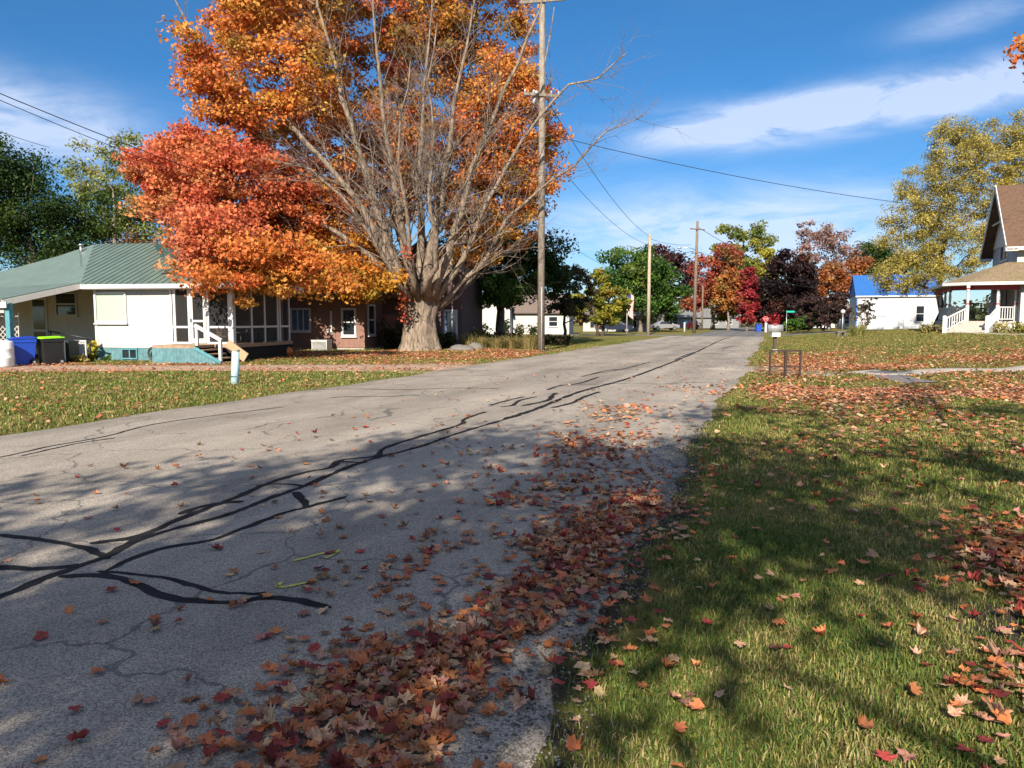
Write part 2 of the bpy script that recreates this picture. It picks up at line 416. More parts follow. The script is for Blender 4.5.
def asphalt(name, c0, c1, cd_, grain=1.0):
    m, nt, N, L = nmat(name); out = N('ShaderNodeOutputMaterial'); b = N('ShaderNodeBsdfPrincipled'); L(b.outputs[0], out.inputs[0])
    b.inputs['Roughness'].default_value = .85; b.inputs['Specular IOR Level'].default_value = .25
    tc = N('ShaderNodeTexCoord')
    v = N('ShaderNodeTexVoronoi'); v.inputs['Scale'].default_value = 150; L(tc.outputs['Object'], v.inputs['Vector'])
    sp = N('ShaderNodeSeparateColor'); L(v.outputs['Color'], sp.inputs[0])
    rp = N('ShaderNodeValToRGB'); e = rp.color_ramp.elements; e[0].position = .08; e[0].color = (*cd_, 1); e[1].position = .95; e[1].color = (*c1, 1)
    q = e.new(.45); q.color = (*c0, 1)
    L(sp.outputs[0], rp.inputs[0])
    n = N('ShaderNodeTexNoise'); n.inputs['Scale'].default_value = .5; n.inputs['Detail'].default_value = 8; n.inputs['Roughness'].default_value = .7
    mp = N('ShaderNodeMapping'); mp.inputs['Scale'].default_value = (1.6, .45, 1); L(tc.outputs['Object'], mp.inputs[0]); L(mp.outputs[0], n.inputs['Vector'])
    r2 = N('ShaderNodeValToRGB'); r2.color_ramp.elements[0].position = .34; r2.color_ramp.elements[0].color = (.62, .61, .60, 1); r2.color_ramp.elements[1].position = .7; r2.color_ramp.elements[1].color = (1.2, 1.19, 1.16, 1)
    sx_ = N('ShaderNodeSeparateXYZ'); L(tc.outputs['Object'], sx_.inputs[0]); wq = N('ShaderNodeMath'); wq.operation = 'MULTIPLY_ADD'; L(sx_.outputs[0], wq.inputs[0]); wq.inputs[1].default_value = 3.3; L(n.outputs['Fac'], wq.inputs[2]); sn_ = N('ShaderNodeMath'); sn_.operation = 'SINE'; L(wq.outputs[0], sn_.inputs[0])
    ad_ = N('ShaderNodeMath'); ad_.operation = 'MULTIPLY_ADD'; L(sn_.outputs[0], ad_.inputs[0]); ad_.inputs[1].default_value = .045; L(n.outputs['Fac'], ad_.inputs[2])
    v9 = N('ShaderNodeTexVoronoi'); v9.inputs['Scale'].default_value = .22; L(mp.outputs[0], v9.inputs['Vector']); s9 = N('ShaderNodeSeparateColor'); L(v9.outputs['Color'], s9.inputs[0]); a9 = N('ShaderNodeMath'); a9.operation = 'MULTIPLY_ADD'; L(s9.outputs[0], a9.inputs[0]); a9.inputs[1].default_value = .10; L(ad_.outputs[0], a9.inputs[2])
    L(a9.outputs[0], r2.inputs[0])
    mx = N('ShaderNodeMix'); mx.data_type = 'RGBA'; mx.blend_type = 'MULTIPLY'; mx.inputs['Factor'].default_value = 1; L(rp.outputs[0], mx.inputs['A']); L(r2.outputs[0], mx.inputs['B'])
    # hairline cracks
    v2 = N('ShaderNodeTexVoronoi'); v2.feature = 'DISTANCE_TO_EDGE'; v2.inputs['Scale'].default_value = .55
    nn = N('ShaderNodeTexNoise'); nn.inputs['Scale'].default_value = 1.5; nn.inputs['Detail'].default_value = 6; L(tc.outputs['Object'], nn.inputs['Vector'])
    vm = N('ShaderNodeVectorMath'); vm.operation = 'MULTIPLY_ADD'; vm.inputs[1].default_value = (.9, .9, 0); L(nn.outputs['Color'], vm.inputs[0]); L(tc.outputs['Object'], vm.inputs[2]); L(vm.outputs[0], v2.inputs['Vector'])
    lt = N('ShaderNodeMath'); lt.operation = 'LESS_THAN'; lt.inputs[1].default_value = .006; L(v2.outputs['Distance'], lt.inputs[0])
    ml = N('ShaderNodeMath'); ml.operation = 'MULTIPLY'; ml.inputs[1].default_value = .6; L(lt.outputs[0], ml.inputs[0])
    m2 = N('ShaderNodeMix'); m2.data_type = 'RGBA'; L(ml.outputs[0], m2.inputs['Factor']); L(mx.outputs['Result'], m2.inputs['A']); m2.inputs['B'].default_value = (.05, .048, .045, 1)
    L(m2.outputs['Result'], b.inputs['Base Color'])
    bp = N('ShaderNodeBump'); bp.inputs['Strength'].default_value = .55; bp.inputs['Distance'].default_value = .004; L(v.outputs['Distance'], bp.inputs['Height']); L(bp.outputs[0], b.inputs['Normal'])
    return m
ASPH = asphalt('old_asphalt', (.258, .225, .188), (.39, .345, .29), (.135, .119, .10))
ASPH2 = asphalt('newer_asphalt', (.12, .118, .115), (.20, .198, .19), (.07, .07, .07))
yy = np.concatenate([np.arange(-40, 0, 2), np.arange(0, 12, .15), np.arange(12, 40, .4), np.arange(40, 76.1, 1.5)])
road = struct(strip('road', [(float(road_left(y)), y) for y in yy], [(float(road_right(y)), y) for y in yy], ASPH, .012, cross=20))
y2 = np.arange(76, 182, 3.)
struct(strip('far_road', [(-8.6, y) for y in y2], [(-1.2, y) for y in y2], ASPH2, .010))
x2 = np.arange(-0.6, 7.1, 1.5)
struct(strip('side_street', [(x, 86 + .02 * x) for x in x2], [(x, 91 + .02 * x) for x in x2], ASPH2, .016))
x3 = np.arange(-60, -8.4, 1.5)
struct(strip('side_street', [(x, 78) for x in x3], [(x, 83) for x in x3], ASPH2, .014))
DRV = mat('dirt_drive', (.33, .235, .165), .95, .35, 2.5, .5, 25, stain=((.36, .13, .05), 7.0, .56))
dv = (DB - DA).normalized(); dn = Vector((-dv.y, dv.x, 0)); Ld = (DB - DA).length
ts = np.arange(0, Ld + .01, .5)
def dw(t): return 1.5 + .15 * math.sin(t * .7) + (2.2 * max(0, (t - Ld + 4.5) / 4.5) ** 1.6)
struct(strip('driveway', [tuple((DA + dv * t + dn * dw(t))[:2]) for t in ts], [tuple((DA + dv * t - dn * dw(t) * (1 if t < Ld - 4 else 1.15))[:2]) for t in ts], DRV, .009))
# right-hand paved pull-in by the frame, footpath to the porch, asphalt patch
def ribbon(name, pts, wid, m, z=.014, n=40, cross=4):
    P_ = [Vector((p[0], p[1], 0)) for p in pts]; out = []
    seg = len(P_) - 1
    for k in range(n + 1):
        t = k / n * seg; i = min(int(t), seg - 1); f = t - i
        p0 = P_[max(i - 1, 0)]; p1 = P_[i]; p2 = P_[i + 1]; p3 = P_[min(i + 2, seg)]
        q = .5 * ((2 * p1) + (p2 - p0) * f + (2 * p0 - 5 * p1 + 4 * p2 - p3) * f * f + (3 * p1 - p0 - 3 * p2 + p3) * f ** 3); out.append(q)
    L_, R_ = [], []
    for k, q in enumerate(out):
        t = (out[min(k + 1, n)] - out[max(k - 1, 0)]).normalized(); nrm = Vector((-t.y, t.x, 0))
        w_ = wid if not callable(wid) else wid(k / n)
        L_.append((q + nrm * w_ / 2)[:2]); R_.append((q - nrm * w_ / 2)[:2])
    return strip(name, L_, R_, m, z, cross=cross, skirt=.02)
CONC = mat('weathered_concrete', (.36, .31, .255), .9, .2, 4, .3, 30)
struct(ribbon('path', PATH_PTS, .95, CONC, .030, 110))
struct(ribbon('path_patch', PATCH_PTS, .85, mat('grey_patch', (.15, .14, .135), .9, .25, 4, .3, 30), .018, 24))
struct(ribbon('pull_in', [(-1.2, 26.6), (0.1, 25.6), (1.2, 24.9), (2.0, 24.3)], lambda t: 3.0 * (1 - t) + .8, ASPH, .016, 20))

# crack sealant: every run is one ribbon lying on the road
SEAL = mat('crack_sealant', (.016, .0155, .016), .8, .6, 5, .15, 60, spec=.12)
def a_(x, y): return G(x * .5054, 380 + y * .5054)
def b_(x, y): return G(400 + x / 4, 220 + y / 4)
def c_(x, y): return G(560 + x / 4, 210 + y / 4)
runs = []
def run(fn, pts, w): runs.append(([fn(*p) for p in pts], w))
run(a_, [(-60, 460), (0, 435), (60, 410), (120, 388), (200, 358), (250, 330), (330, 305), (400, 287), (460, 268), (530, 240), (600, 215), (640, 197), (720, 165), (830, 135), (900, 110), (1000, 80), (1030, 72)], .085)
run(a_, [(90, 405), (180, 402), (240, 415), (300, 445), (360, 455), (440, 460), (500, 450), (560, 452), (645, 470)], .075)
run(a_, [(170, 393), (260, 400), (340, 415), (400, 435), (460, 440), (520, 440)], .05)
run(a_, [(-40, 318), (0, 320), (80, 330), (150, 345), (195, 368)], .075)
run(a_, [(160, 335), (260, 320), (330, 290), (400, 262), (470, 235), (520, 212), (590, 190), (650, 178), (672, 163), (740, 155), (760, 138), (830, 115), (912, 90), (918, 80), (960, 65)], .085)
run(a_, [(340, 275), (400, 256), (450, 249), (468, 250)], .09)
run(a_, [(190, 392), (250, 365), (320, 342), (400, 330), (480, 300), (560, 270), (600, 260), (680, 238)], .07)
run(a_, [(578, 228), (584, 236), (592, 247), (602, 262)], .09)
run(a_, [(-40, 385), (60, 388), (150, 380)], .09)
run(a_, [(500, 215), (560, 212), (600, 218)], .06)
run(a_, [(655, 165), (700, 168), (720, 168)], .06)
run(a_, [(-30, 160), (0, 155), (90, 135), (200, 115), (300, 90), (440, 70), (560, 55)], .05)
run(a_, [(30, 155), (140, 130), (220, 118)], .05)
run(b_, [(420, 800), (545, 760), (720, 690), (900, 640), (1024, 595), (1160, 540), (1290, 478), (1330, 466)], .13)
run(b_, [(360, 745), (420, 728), (495, 710)], .09)
run(b_, [(400, 752), (450, 745), (480, 725), (545, 710)], .09)
run(b_, [(490, 747), (590, 725), (610, 705), (625, 695)], .12)
run(b_, [(610, 755), (690, 735), (740, 710), (800, 690)], .11)
run(b_, [(590, 683), (640, 665), (720, 655), (795, 630)], .09)
run(b_, [(730, 628), (830, 603), (890, 600)], .08)
run(c_, [(85, 668), (150, 655), (240, 640), (360, 610)], .08)
run(c_, [(460, 600), (520, 575), (560, 565)], .10)
run(c_, [(650, 555), (690, 545)], .12)
for yv, x0, x1, w in ((378, 250, 505, .04), (371, 400, 620, .04), (391, 160, 500, .05), (364, 560, 735, .05), (356, 520, 690, .05), (350, 590, 745, .05), (385, 560, 735, .04), (344, 640, 750, .06), (398, 330, 420, .05)):
    rr = random.Random(int(yv)); runs.append(([G(x0 + (x1 - x0) * k / 7, yv + (rr.random() - .5) * 1.6 - k * .25) for k in range(8)], w))
mb = MB(); rr = random.Random(4)
for li, (pts, w) in enumerate(runs):
    fine = []
    for k in range(len(pts) - 1):
        p0 = pts[max(k - 1, 0)]; p1 = pts[k]; p2 = pts[k + 1]; p3 = pts[min(k + 2, len(pts) - 1)]
        ns = max(3, min(34, int((p2 - p1).length / .07)))
        for j in range(ns):
            f = j / ns; q = .5 * ((2 * p1) + (p2 - p0) * f + (2 * p0 - 5 * p1 + 4 * p2 - p3) * f * f + (3 * p1 - p0 - 3 * p2 + p3) * f ** 3)
            fine.append(q + Vector(((rr.random() - .5) * .016, (rr.random() - .5) * .016, 0)))
    fine.append(pts[-1]); z = .0142 + .00012 * li; prev = None
    for k, q in enumerate(fine):
        t = fine[min(k + 1, len(fine) - 1)] - fine[max(k - 1, 0)]; t.z = 0; t.normalize(); nrm = Vector((-t.y, t.x, 0))
        ww = w * (.80 if w > .035 else .8) * (.7 + .35 * math.sin(k * .31 + li) ** 2 + .4 * rr.random()) * (.45 if k in (0, len(fine) - 1) else 1)
        a = (q.x + nrm.x * ww / 2, q.y + nrm.y * ww / 2, z); b2 = (q.x - nrm.x * ww / 2, q.y - nrm.y * ww / 2, z)
        if prev: mb.poly([prev[1], b2, a, prev[0]])
        prev = (a, b2)
struct(mb.build('road_crack_sealant', SEAL))
YEL = mat('yellow_marking_paint', (.50, .45, .08), .8, .2, 20, stain=((.22, .20, .18), 38, .50))
mb = MB()
for pts, w in (([a_(570, 372), a_(600, 365), a_(635, 355), a_(664, 350), a_(650, 360), a_(635, 367)], .028), ([a_(618, 413), a_(585, 420), a_(550, 428), a_(535, 426), a_(545, 418)], .032)):
    for k in range(len(pts) - 1):
        t = pts[k + 1] - pts[k]; t.normalize(); nrm = Vector((-t.y, t.x, 0)) * w / 2; z = .0172 + k * .0002
        mb.poly([(p.x, p.y, z) for p in (pts[k] + nrm, pts[k] - nrm, pts[k + 1] - nrm, pts[k + 1] + nrm)])
struct(mb.build('road_paint_marking', YEL))
# ------------------------------------------------------------------ trees
LEAF = leaf_mat('tree_leaf', .42)
BARK = bark_mat('grey_bark', (.30, .25, .20), (.10, .08, .062))
BARK_PALE = bark_mat('pale_maple_bark', (.31, .245, .185), (.085, .066, .05))
BARK_DARK = bark_mat('dark_bark', (.11, .085, .065), (.04, .032, .026))
def curve_pts(a, b, rng, n=5, sag=.12, lift=.0):
    a = Vector(a); b = Vector(b); L_ = (b - a).length; out = []
    off = Vector((rng.gauss(0, 1), rng.gauss(0, 1), rng.gauss(0, .6))) * L_ * sag
    for k in range(n + 1):
        t = k / n; p = a.lerp(b, t) + off * (4 * t * (1 - t)) * .5 + Vector((0, 0, lift * L_ * 4 * t * (1 - t)))
        if 0 < k < n: p = p + Vector((rng.gauss(0, 1), rng.gauss(0, 1), rng.gauss(0, 1))) * L_ * .018
        out.append(p)
    return out
def leaf_cloud(cl, rad, per, size, pal, rng, flat=.6, cjit=.16, jit=.22, shape='diamond'):
    """small leaf faces about clump centres; colour per clump and per leaf. rad, per: per clump arrays"""
    cl = np.asarray(cl, float); n = len(cl); per = np.broadcast_to(np.asarray(per), (n,)).astype(int); rad = np.broadcast_to(np.asarray(rad, float), (n,))
    k = np.repeat(np.arange(n), per); m_ = len(k)
    d = rng.normal(size=(m_, 3)); d /= np.linalg.norm(d, axis=1)[:, None] + 1e-9
    r = rng.random(m_) ** .55
    off = d * r[:, None] * rad[k][:, None]; off[:, 2] *= flat
    c = cl[k] + off
    nr = rng.normal(size=(m_, 3)) * .75 + d * .5; nr[:, 2] += .35; nr /= np.linalg.norm(nr, axis=1)[:, None]
    t = np.cross(nr, rng.normal(size=(m_, 3))); t /= np.linalg.norm(t, axis=1)[:, None] + 1e-9; b = np.cross(nr, t)
    s = size * (.6 + .8 * rng.random(m_))[:, None]
    V = np.empty((m_, 4, 3)); V[:, 0] = c - t * s * .62; V[:, 1] = c + b * s * .42 + nr * s * .1; V[:, 2] = c + t * s * .62; V[:, 3] = c - b * s * .42 + nr * s * .1
    pal = np.asarray(pal, float); w = pal[:, 3] / pal[:, 3].sum(); pc = rng.choice(len(pal), n, p=w)
    base_ = pal[pc][:, :3] * (1 + cjit * rng.normal(size=(n, 1)))
    lp = pal[rng.choice(len(pal), m_, p=w)][:, :3]
    col = base_[k] * .72 + lp * .28; col = col * (1 + jit * rng.normal(size=(m_, 1))) * (1 + .05 * rng.normal(size=(m_, 3)))
    return V.reshape(-1, 3), np.repeat(np.clip(col, .003, .95), 4, axis=0)
def sample_clumps(ells, n, rng, inner=.35, zmin=.4):
    vol = np.array([e[3] * e[4] * e[5] * (e[6] if len(e) > 6 else 1) for e in ells]); out = []; eid = []
    while len(out) < n:
        i = rng.choice(len(ells), p=vol / vol.sum()); e = ells[i]
        d = rng.normal(size=3); d /= np.linalg.norm(d); r = (inner ** 3 + (1 - inner ** 3) * rng.random()) ** (1 / 3)
        p = np.array(e[:3]) + d * r * np.array(e[3:6])
        if p[2] < zmin: continue
        out.append(p); eid.append(i)
    return np.array(out), np.array(eid)
def woody(cl, h0, r0, lean, rng, m, root, nlimb=9, twig=.012, top=None, flare=1.5, stems=1, fork=None, bare=0, seg=5, z0=-.15):
    """trunk, limbs and twigs that reach every clump, as one mesh"""
    mb = MB(); cl = [Vector(c) for c in cl]
    zmax = max(c.z for c in cl); nodes = []
    for s in range(stems):
        ang = 2 * math.pi * s / stems + .5; o = Vector((math.cos(ang), math.sin(ang), 0)) * (0 if stems == 1 else r0 * 1.6)
        sp = Vector((math.cos(ang), math.sin(ang), 0)) * (0 if stems == 1 else zmax * .16)
        ht = (top or zmax * .72); pts = []; rad = []
        for k in range(9):
            t = k / 8; p = o + sp * t + Vector((lean[0] * t + rng.gauss(0, .02) * ht * (t > .1), lean[1] * t + rng.gauss(0, .02) * ht * (t > .1), z0 + (ht - z0) * t)); pts.append(p)
            rad.append(r0 * ((1 - t) ** .8 * .92 + .08) * (flare if k == 0 else 1))
        mb.tube(pts, rad, 10)
        nodes += [(p, r) for p, r in zip(pts, rad) if p.z > h0 * .8]
    if not nodes: nodes = [(pts[-1], rad[-1])]
    # main limbs to spread-out clumps
    left = list(range(len(cl))); order = []
    cur = rng.randrange(len(cl)); dmin = [1e9] * len(cl)
    for _ in range(min(nlimb, len(cl))):
        order.append(cur)
        for i in left: dmin[i] = min(dmin[i], (cl[i] - cl[cur]).length)
        cur = max(left, key=lambda i: dmin[i])
    rest = [i for i in left if i not in order]
    rest.sort(key=lambda i: (Vector((cl[i].x, cl[i].y, cl[i].z - h0))).length)
    for oi, i in enumerate(order + rest):
        c = cl[i]; best = None; bd = 1e9
        for (p, r) in nodes:
            dd = (c - p); L_ = dd.length; pen = L_ * (1.0 + (.9 if dd.z < 0 else 0)) + (0.0 if r > .03 else .05)
            if oi < len(order): pen = abs(L_) + 1.2 * max(0, p.z - c.z + .45 * math.hypot(dd.x, dd.y))
            if pen < bd: bd = pen; best = (p, r)
        p, r = best; L_ = (c - p).length
        if L_ < .05: continue
        q = curve_pts(p, c, rng, seg if oi < len(order) else 3, .12, .06)
        rs = min(r * .62, max(twig * 1.5, (r0 * .42 if oi < len(order) else .02 + L_ * .012)))
        rr_ = [rs + (twig - rs) * (k / (len(q) - 1)) ** .7 for k in range(len(q))]
        mb.tube(q, rr_, 6 if oi < len(order) else 4, cap=False)
        nodes += list(zip(q[1:], rr_[1:]))
        for _ in range(bare):
            a = q[rng.randrange(1, len(q))]; dr = (q[-1] - q[0]).normalized() + Vector((rng.gauss(0, .5), rng.gauss(0, .5), rng.gauss(.25, .4)))
            mb.tube(curve_pts(a, a + dr.normalized() * rng.uniform(.5, 1.3) * zmax * .09, rng, 3, .15), [twig * 1.1, twig * .9, twig * .6, twig * .3], 3, cap=False)
    return mb.build('trunk', m, root)
def tree(name, label, px, Z, crown, pal, nclump=60, per=110, crad=.11, size=.0062, bark=None, r0=None, cat='tree', seed=1, stems=1, group=None, hmin=None, bare=0, zoff=0.0, depth=1.0, flat=.7, nlimb=8, lean=(0, 0), inner=.35, loc=None, twig=None):
    """crown: ellipses (px, py, rx, ry) as they appear, turned into real sizes at distance Z"""
    rng = random.Random(seed); nr = np.random.default_rng(seed); s = Z / F
    b = base(px, Z) if loc is None else loc; root = thing(name, label, cat, b, R(YAW), group)
    ells = []
    for e in crown:
        z = EYE - (e[1] - HOR) * s - b.z; ells.append(((e[0] - px) * s, rng.uniform(-.15, .15) * e[2] * s, z, e[2] * s, max(e[2], e[3] * .6) * s * depth, e[3] * s))
    tot = max(e[2] + e[5] for e in ells); wid = max(e[3] for e in ells)
    if hmin is None: hmin = min(e[2] - e[5] for e in ells)
    cl, _ = sample_clumps(ells, nclump, nr, inner, max(.3, hmin))
    rad = crad * tot * (.7 + .6 * nr.random(nclump))
    woody(cl, max(hmin, .25), r0 or tot * .024, lean, rng, bark or BARK, root, nlimb, twig or max(.012, tot * .0016), stems=stems, bare=bare)
    V, C = leaf_cloud(cl, rad, int(per * 1.5), max(.14, Z * .0028) * size / .0062, pal, nr, flat)
    npmesh('crown', V, 4, LEAF, C, root)
    return root

# ---- the big maple beside the road
def big_maple():
    Z = 37.5; s = Z / F; rng = random.Random(11); nr = np.random.default_rng(11)
    b = base(420, Z); b.z -= .02
    root = thing('maple_tree', 'huge old maple with orange leaves and many bare grey limbs beside the road', 'tree', b, R(YAW))
    mb = MB()
    def p_(px, py, dep): return Vector(((px - 420) * s * (1 + dep / Z), dep, EYE - (py - HOR) * s * (1 + dep / Z) - b.z))
    # trunk: fluted, flared, seven lobes
    prof = [(352.5, 23, .9), (348, 19.5, .7), (342, 17.5, .5), (332, 16.3, .35), (320, 15.5, .28), (309, 16, .3), (300, 18, .45), (292, 19, .6), (284, 16, .7)]
    n = 28; rings = []
    for k, (py, rp, fl) in enumerate(prof):
        c = p_(420 + (1.5 if k > 4 else 0), py, 0); i = len(mb.v); rings.append(i)
        for j in range(n):
            a = 2 * math.pi * j / n; f = 1 + .16 * fl * math.cos(5 * a + .8) + .09 * math.cos(9 * a + 2 + k * .1) * (.6 + .4 * fl) + .03 * rng.gauss(0, 1)
            mb.v.append((c.x + rp * s * f * math.cos(a), c.y + rp * s * f * .92 * math.sin(a), c.z + (rng.random() - .5) * .04 - (.25 if k == 0 else 0)))
    for k in range(len(rings) - 1):
        for j in range(n):
            mb.f.append((rings[k] + j, rings[k] + (j + 1) % n, rings[k + 1] + (j + 1) % n, rings[k + 1] + j)); mb.sm.append(True)
    mb.f.append(tuple(rings[-1] + j for j in range(n))); mb.sm.append(True)
    trunk_o = mb.build('trunk', BARK_PALE, root)
    limbs = [  # (points px, py, depth), base radius px, bareness
        ([(411, 300, -.4), (398, 262, -.9), (386, 225, -1.3), (374, 178, -1.8), (360, 130, -2.2), (345, 75, -2.4), (332, 20, -2.5), (322, -60, -2.5)], 10.5, 1),
        ([(418, 296, -.6), (408, 250, -1.2), (403, 200, -1.6), (396, 150, -1.8), (388, 90, -2.0), (384, 30, -2.0), (380, -40, -2)], 7.5, 1),
        ([(423, 296, -.2), (424, 240, -.3), (421, 190, -.4), (424, 130, -.3), (432, 60, -.2), (438, -20, 0)], 8.0, 1),
        ([(428, 298, -.7), (436, 250, -1.5), (447, 205, -1.9), (456, 160, -2.2), (462, 110, -2.3), (476, 50, -2.4), (486, -10, -2.4)], 8.5, 1),
        ([(432, 299, -.5), (450, 255, -1.2), (466, 215, -1.6), (478, 172, -1.9), (499, 125, -2.2), (522, 75, -2.3), (545, 22, -2.4), (556, -25, -2.4)], 8.0, 1),
        ([(436, 303, -.2), (458, 272, -.7), (476, 240, -1.1), (492, 205, -1.3), (512, 170, -1.5), (541, 125, -1.6), (572, 92, -1.6), (602, 84, -1.6), (628, 62, -1.6)], 5.2, 1.2),
        ([(438, 308, .1), (462, 284, 0), (487, 256, -.4), (508, 222, -.5), (536, 196, -.6), (576, 168, -.8), (606, 138, -1.0), (642, 122, -1.0)], 4.8, 1.2),
        ([(410, 304, -.2), (392, 278, -.6), (372, 256, -1.0), (346, 236, -1.2), (312, 214, -1.3), (268, 196, -1.3), (220, 184, -1.2), (160, 180, -1.0)], 6.5, .6),
        ([(409, 300, -.5), (388, 250, -1.4), (366, 205, -1.9), (334, 165, -2.2), (296, 128, -2.2), (250, 90, -2.0), (205, 45, -1.5), (190, 10, -1.5)], 7.0, .8),
        ([(415, 300, .6), (400, 240, 1.8), (372, 180, 2.6), (330, 130, 3.0), (280, 70, 3.2), (240, 10, 3), (220, -40, 3)], 7, .3),
        ([(425, 296, .8), (430, 230, 2.2), (440, 160, 3.2), (460, 90, 3.8), (470, 20, 4), (470, -60, 4)], 7.5, .3),
        ([(434, 300, .6), (462, 240, 2.0), (488, 185, 2.8), (515, 130, 3.2), (535, 80, 3.4), (545, 20, 3.4)], 7, .4),
        ([(420, 297, -1.0), (416, 262, -2.0), (418, 220, -2.8), (410, 170, -3.3), (414, 120, -3.6), (424, 70, -3.8)], 5, 1),
        ([(428, 297, -1.0), (440, 268, -2.0), (444, 236, -2.7), (440, 190, -3.1), (446, 140, -3.4), (440, 90, -3.6), (450, 35, -3.7)], 5.0, 1),
        ([(410, 305, .4), (384, 285, 1.2), (350, 268, 1.6), (300, 258, 1.6), (240, 250, 1.2)], 5, .3),
        ([(437, 310, .4), (456, 296, .8), (470, 278, 1.0), (486, 262, 1.1), (500, 250, 1.1)], 4, .4),
        ([(413, 298, -1.0), (398, 270, -2.0), (378, 236, -2.8), (352, 196, -3.4), (326, 172, -3.7), (292, 166, -3.8)], 4.5, 1),
    ]
    nodes = []; mbs = MB(); thin = MB()
    def limb(pts, r0, r1, nseg=8):
        mbs.tube(pts, [r0 + (r1 - r0) * (k / (len(pts) - 1)) ** .62 for k in range(len(pts))], nseg, jit=.06, rng=rng)
    def twigs(a, dr, L_, r, lev):
        m = 4 if lev < 2 else 3; pts = [a]; d = dr.normalized(); c = a
        for k in range(m):
            d = (d + Vector((rng.gauss(0, .16), rng.gauss(0, .16), rng.gauss(.05, .14)))).normalized(); c = c + d * (L_ / m); pts.append(c)
        (mbs if r > .03 else thin).tube(pts, [r * (1 - .75 * k / m) for k in range(m + 1)], 5 if lev == 0 else (4 if lev == 1 else 3), cap=False)
        if lev >= 3 or L_ < .5: return
        for _ in range(rng.choice((2, 3, 3)) if lev < 2 else rng.choice((1, 2, 2))):
            t = rng.uniform(.25, 1); k = min(m - 1, int(t * m)); q = pts[k].lerp(pts[k + 1], t * m - k)
            sd_ = Vector((rng.gauss(0, 1), rng.gauss(0, 1), rng.gauss(0.1, .8))).normalized()
            twigs(q, d * .75 + sd_ * .75, L_ * rng.uniform(.45, .7), r * .5, lev + 1)
    for pts, rp, bare in limbs:
        q = []; P_ = [p_(*p) for p in pts]
        for k in range(len(P_) - 1):
            for j in range(2): q.append(P_[k].lerp(P_[k + 1], j / 2) + Vector((rng.gauss(0, .05), rng.gauss(0, .05), rng.gauss(0, .05))) * (1 if k or j else 0))
        q.append(P_[-1]); limb(q, rp * s * .72, .022, 10)
        L_ = len(q); rads = [.72 * rp * s + (.022 - .72 * rp * s) * (k / (L_ - 1)) ** .75 for k in range(L_)]
        nodes += [(a, r) for a, r in zip(q, rads) if a.z > 2.2]
        nb = int(34 * bare)
        for _ in range(nb):
            t = rng.uniform(.15, 1); k = min(L_ - 2, int(t * (L_ - 1))); a = q[k].lerp(q[k + 1], t * (L_ - 1) - k); d = (q[k + 1] - q[k]).normalized()
            sd_ = Vector((rng.gauss(0, 1), rng.gauss(-.25, .8), rng.gauss(0, .6))).normalized()
            twigs(a, d * .9 + sd_ * .62, rng.uniform(1.2, 4.2) * (1 - .35 * t), max(.014, rads[k] * .24), 0 if t < .8 else 1)
    # leafy part of the crown: (x, y, z, rx, ry, rz, weight, palette)
    RED = [(.62, .17, .08, 3), (.66, .22, .085, 3), (.56, .11, .06, 1.5), (.68, .32, .12, 1.3)]
    ORG = [(.62, .21, .05, 3), (.66, .28, .06, 3), (.58, .15, .045, 2), (.62, .34, .07, 1.5), (.32, .24, .05, .6)]
    YEL_ = [(.55, .24, .03, 3), (.58, .31, .045, 2), (.50, .15, .025, 2), (.30, .24, .04, 1)]
    TOP = [(.52, .19, .035, 3), (.56, .25, .045, 3), (.42, .22, .04, 2), (.26, .2, .04, 1.3), (.50, .10, .045, 1)]
    E = [(-8.9, -.6, 7.7, 3.9, 4.0, 2.6, 3.0, RED), (-7.2, .3, 4.9, 3.8, 2.4, 1.9, 4.5, ORG), (-3.9, .8, 4.3, 3.0, 1.9, 1.3, 5.5, YEL_), (-4.6, 1.4, 7.0, 3.4, 2.4, 2.4, 2.5, ORG), (-5.5, -9.0, 3.6, 1.9, 1.6, 1.1, 6, ORG), (-3.7, -8.0, 3.4, 1.6, 1.5, .7, 6, ORG), (-6.9, -8.3, 4.7, 1.5, 1.6, 1.2, 6, RED), (-2.5, -2.0, 3.4, 1.6, .9, .75, 10, YEL_),
         (-7.0, 0, 13.2, 3.9, 4.8, 3.4, 1.3, ORG), (-6.2, .5, 18.6, 4.4, 5, 4.0, 1.0, ORG), (-3, 3.0, 19.5, 6.0, 5.0, 4.5, .8, TOP), (-4.2, 3.2, 10.5, 4.6, 3.4, 4.4, 1.0, ORG),
         (.5, 4.8, 12.5, 4.2, 2.8, 6.0, 1.5, TOP), (4.2, 3.6, 11.3, 2.7, 2.8, 4.6, 1.8, ORG), (3.6, 2.4, 6.6, 2.2, 2.0, 1.5, 3, YEL_), (2.4, 4.2, 17.5, 3.6, 3.6, 3.6, .8, TOP),
         (-11.6, -.4, 8.9, 2.3, 2.4, 1.6, 3, RED), (2.2, .8, 5.0, .9, .9, .6, 1.6, ORG), (5.6, 2.6, 9.2, 1.5, 1.6, 2.2, 1.2, YEL_)]
    NC = 2000
    cl, eid = sample_clumps([e[:7] for e in E], NC, nr, .45, 2.1)
    cl = cl + nr.normal(size=cl.shape) * .35
    keep = ~((cl[:, 0] > -3.2) & (cl[:, 0] < 6) & (cl[:, 1] < 1.2) & (cl[:, 2] > 6.0)) | (nr.random(len(cl)) < .13)
    cl, eid = cl[keep], eid[keep]
    cv = [Vector(c) for c in cl]
    order = sorted(range(len(cv)), key=lambda i: min((cv[i] - p).length for p, r in nodes[::3]))
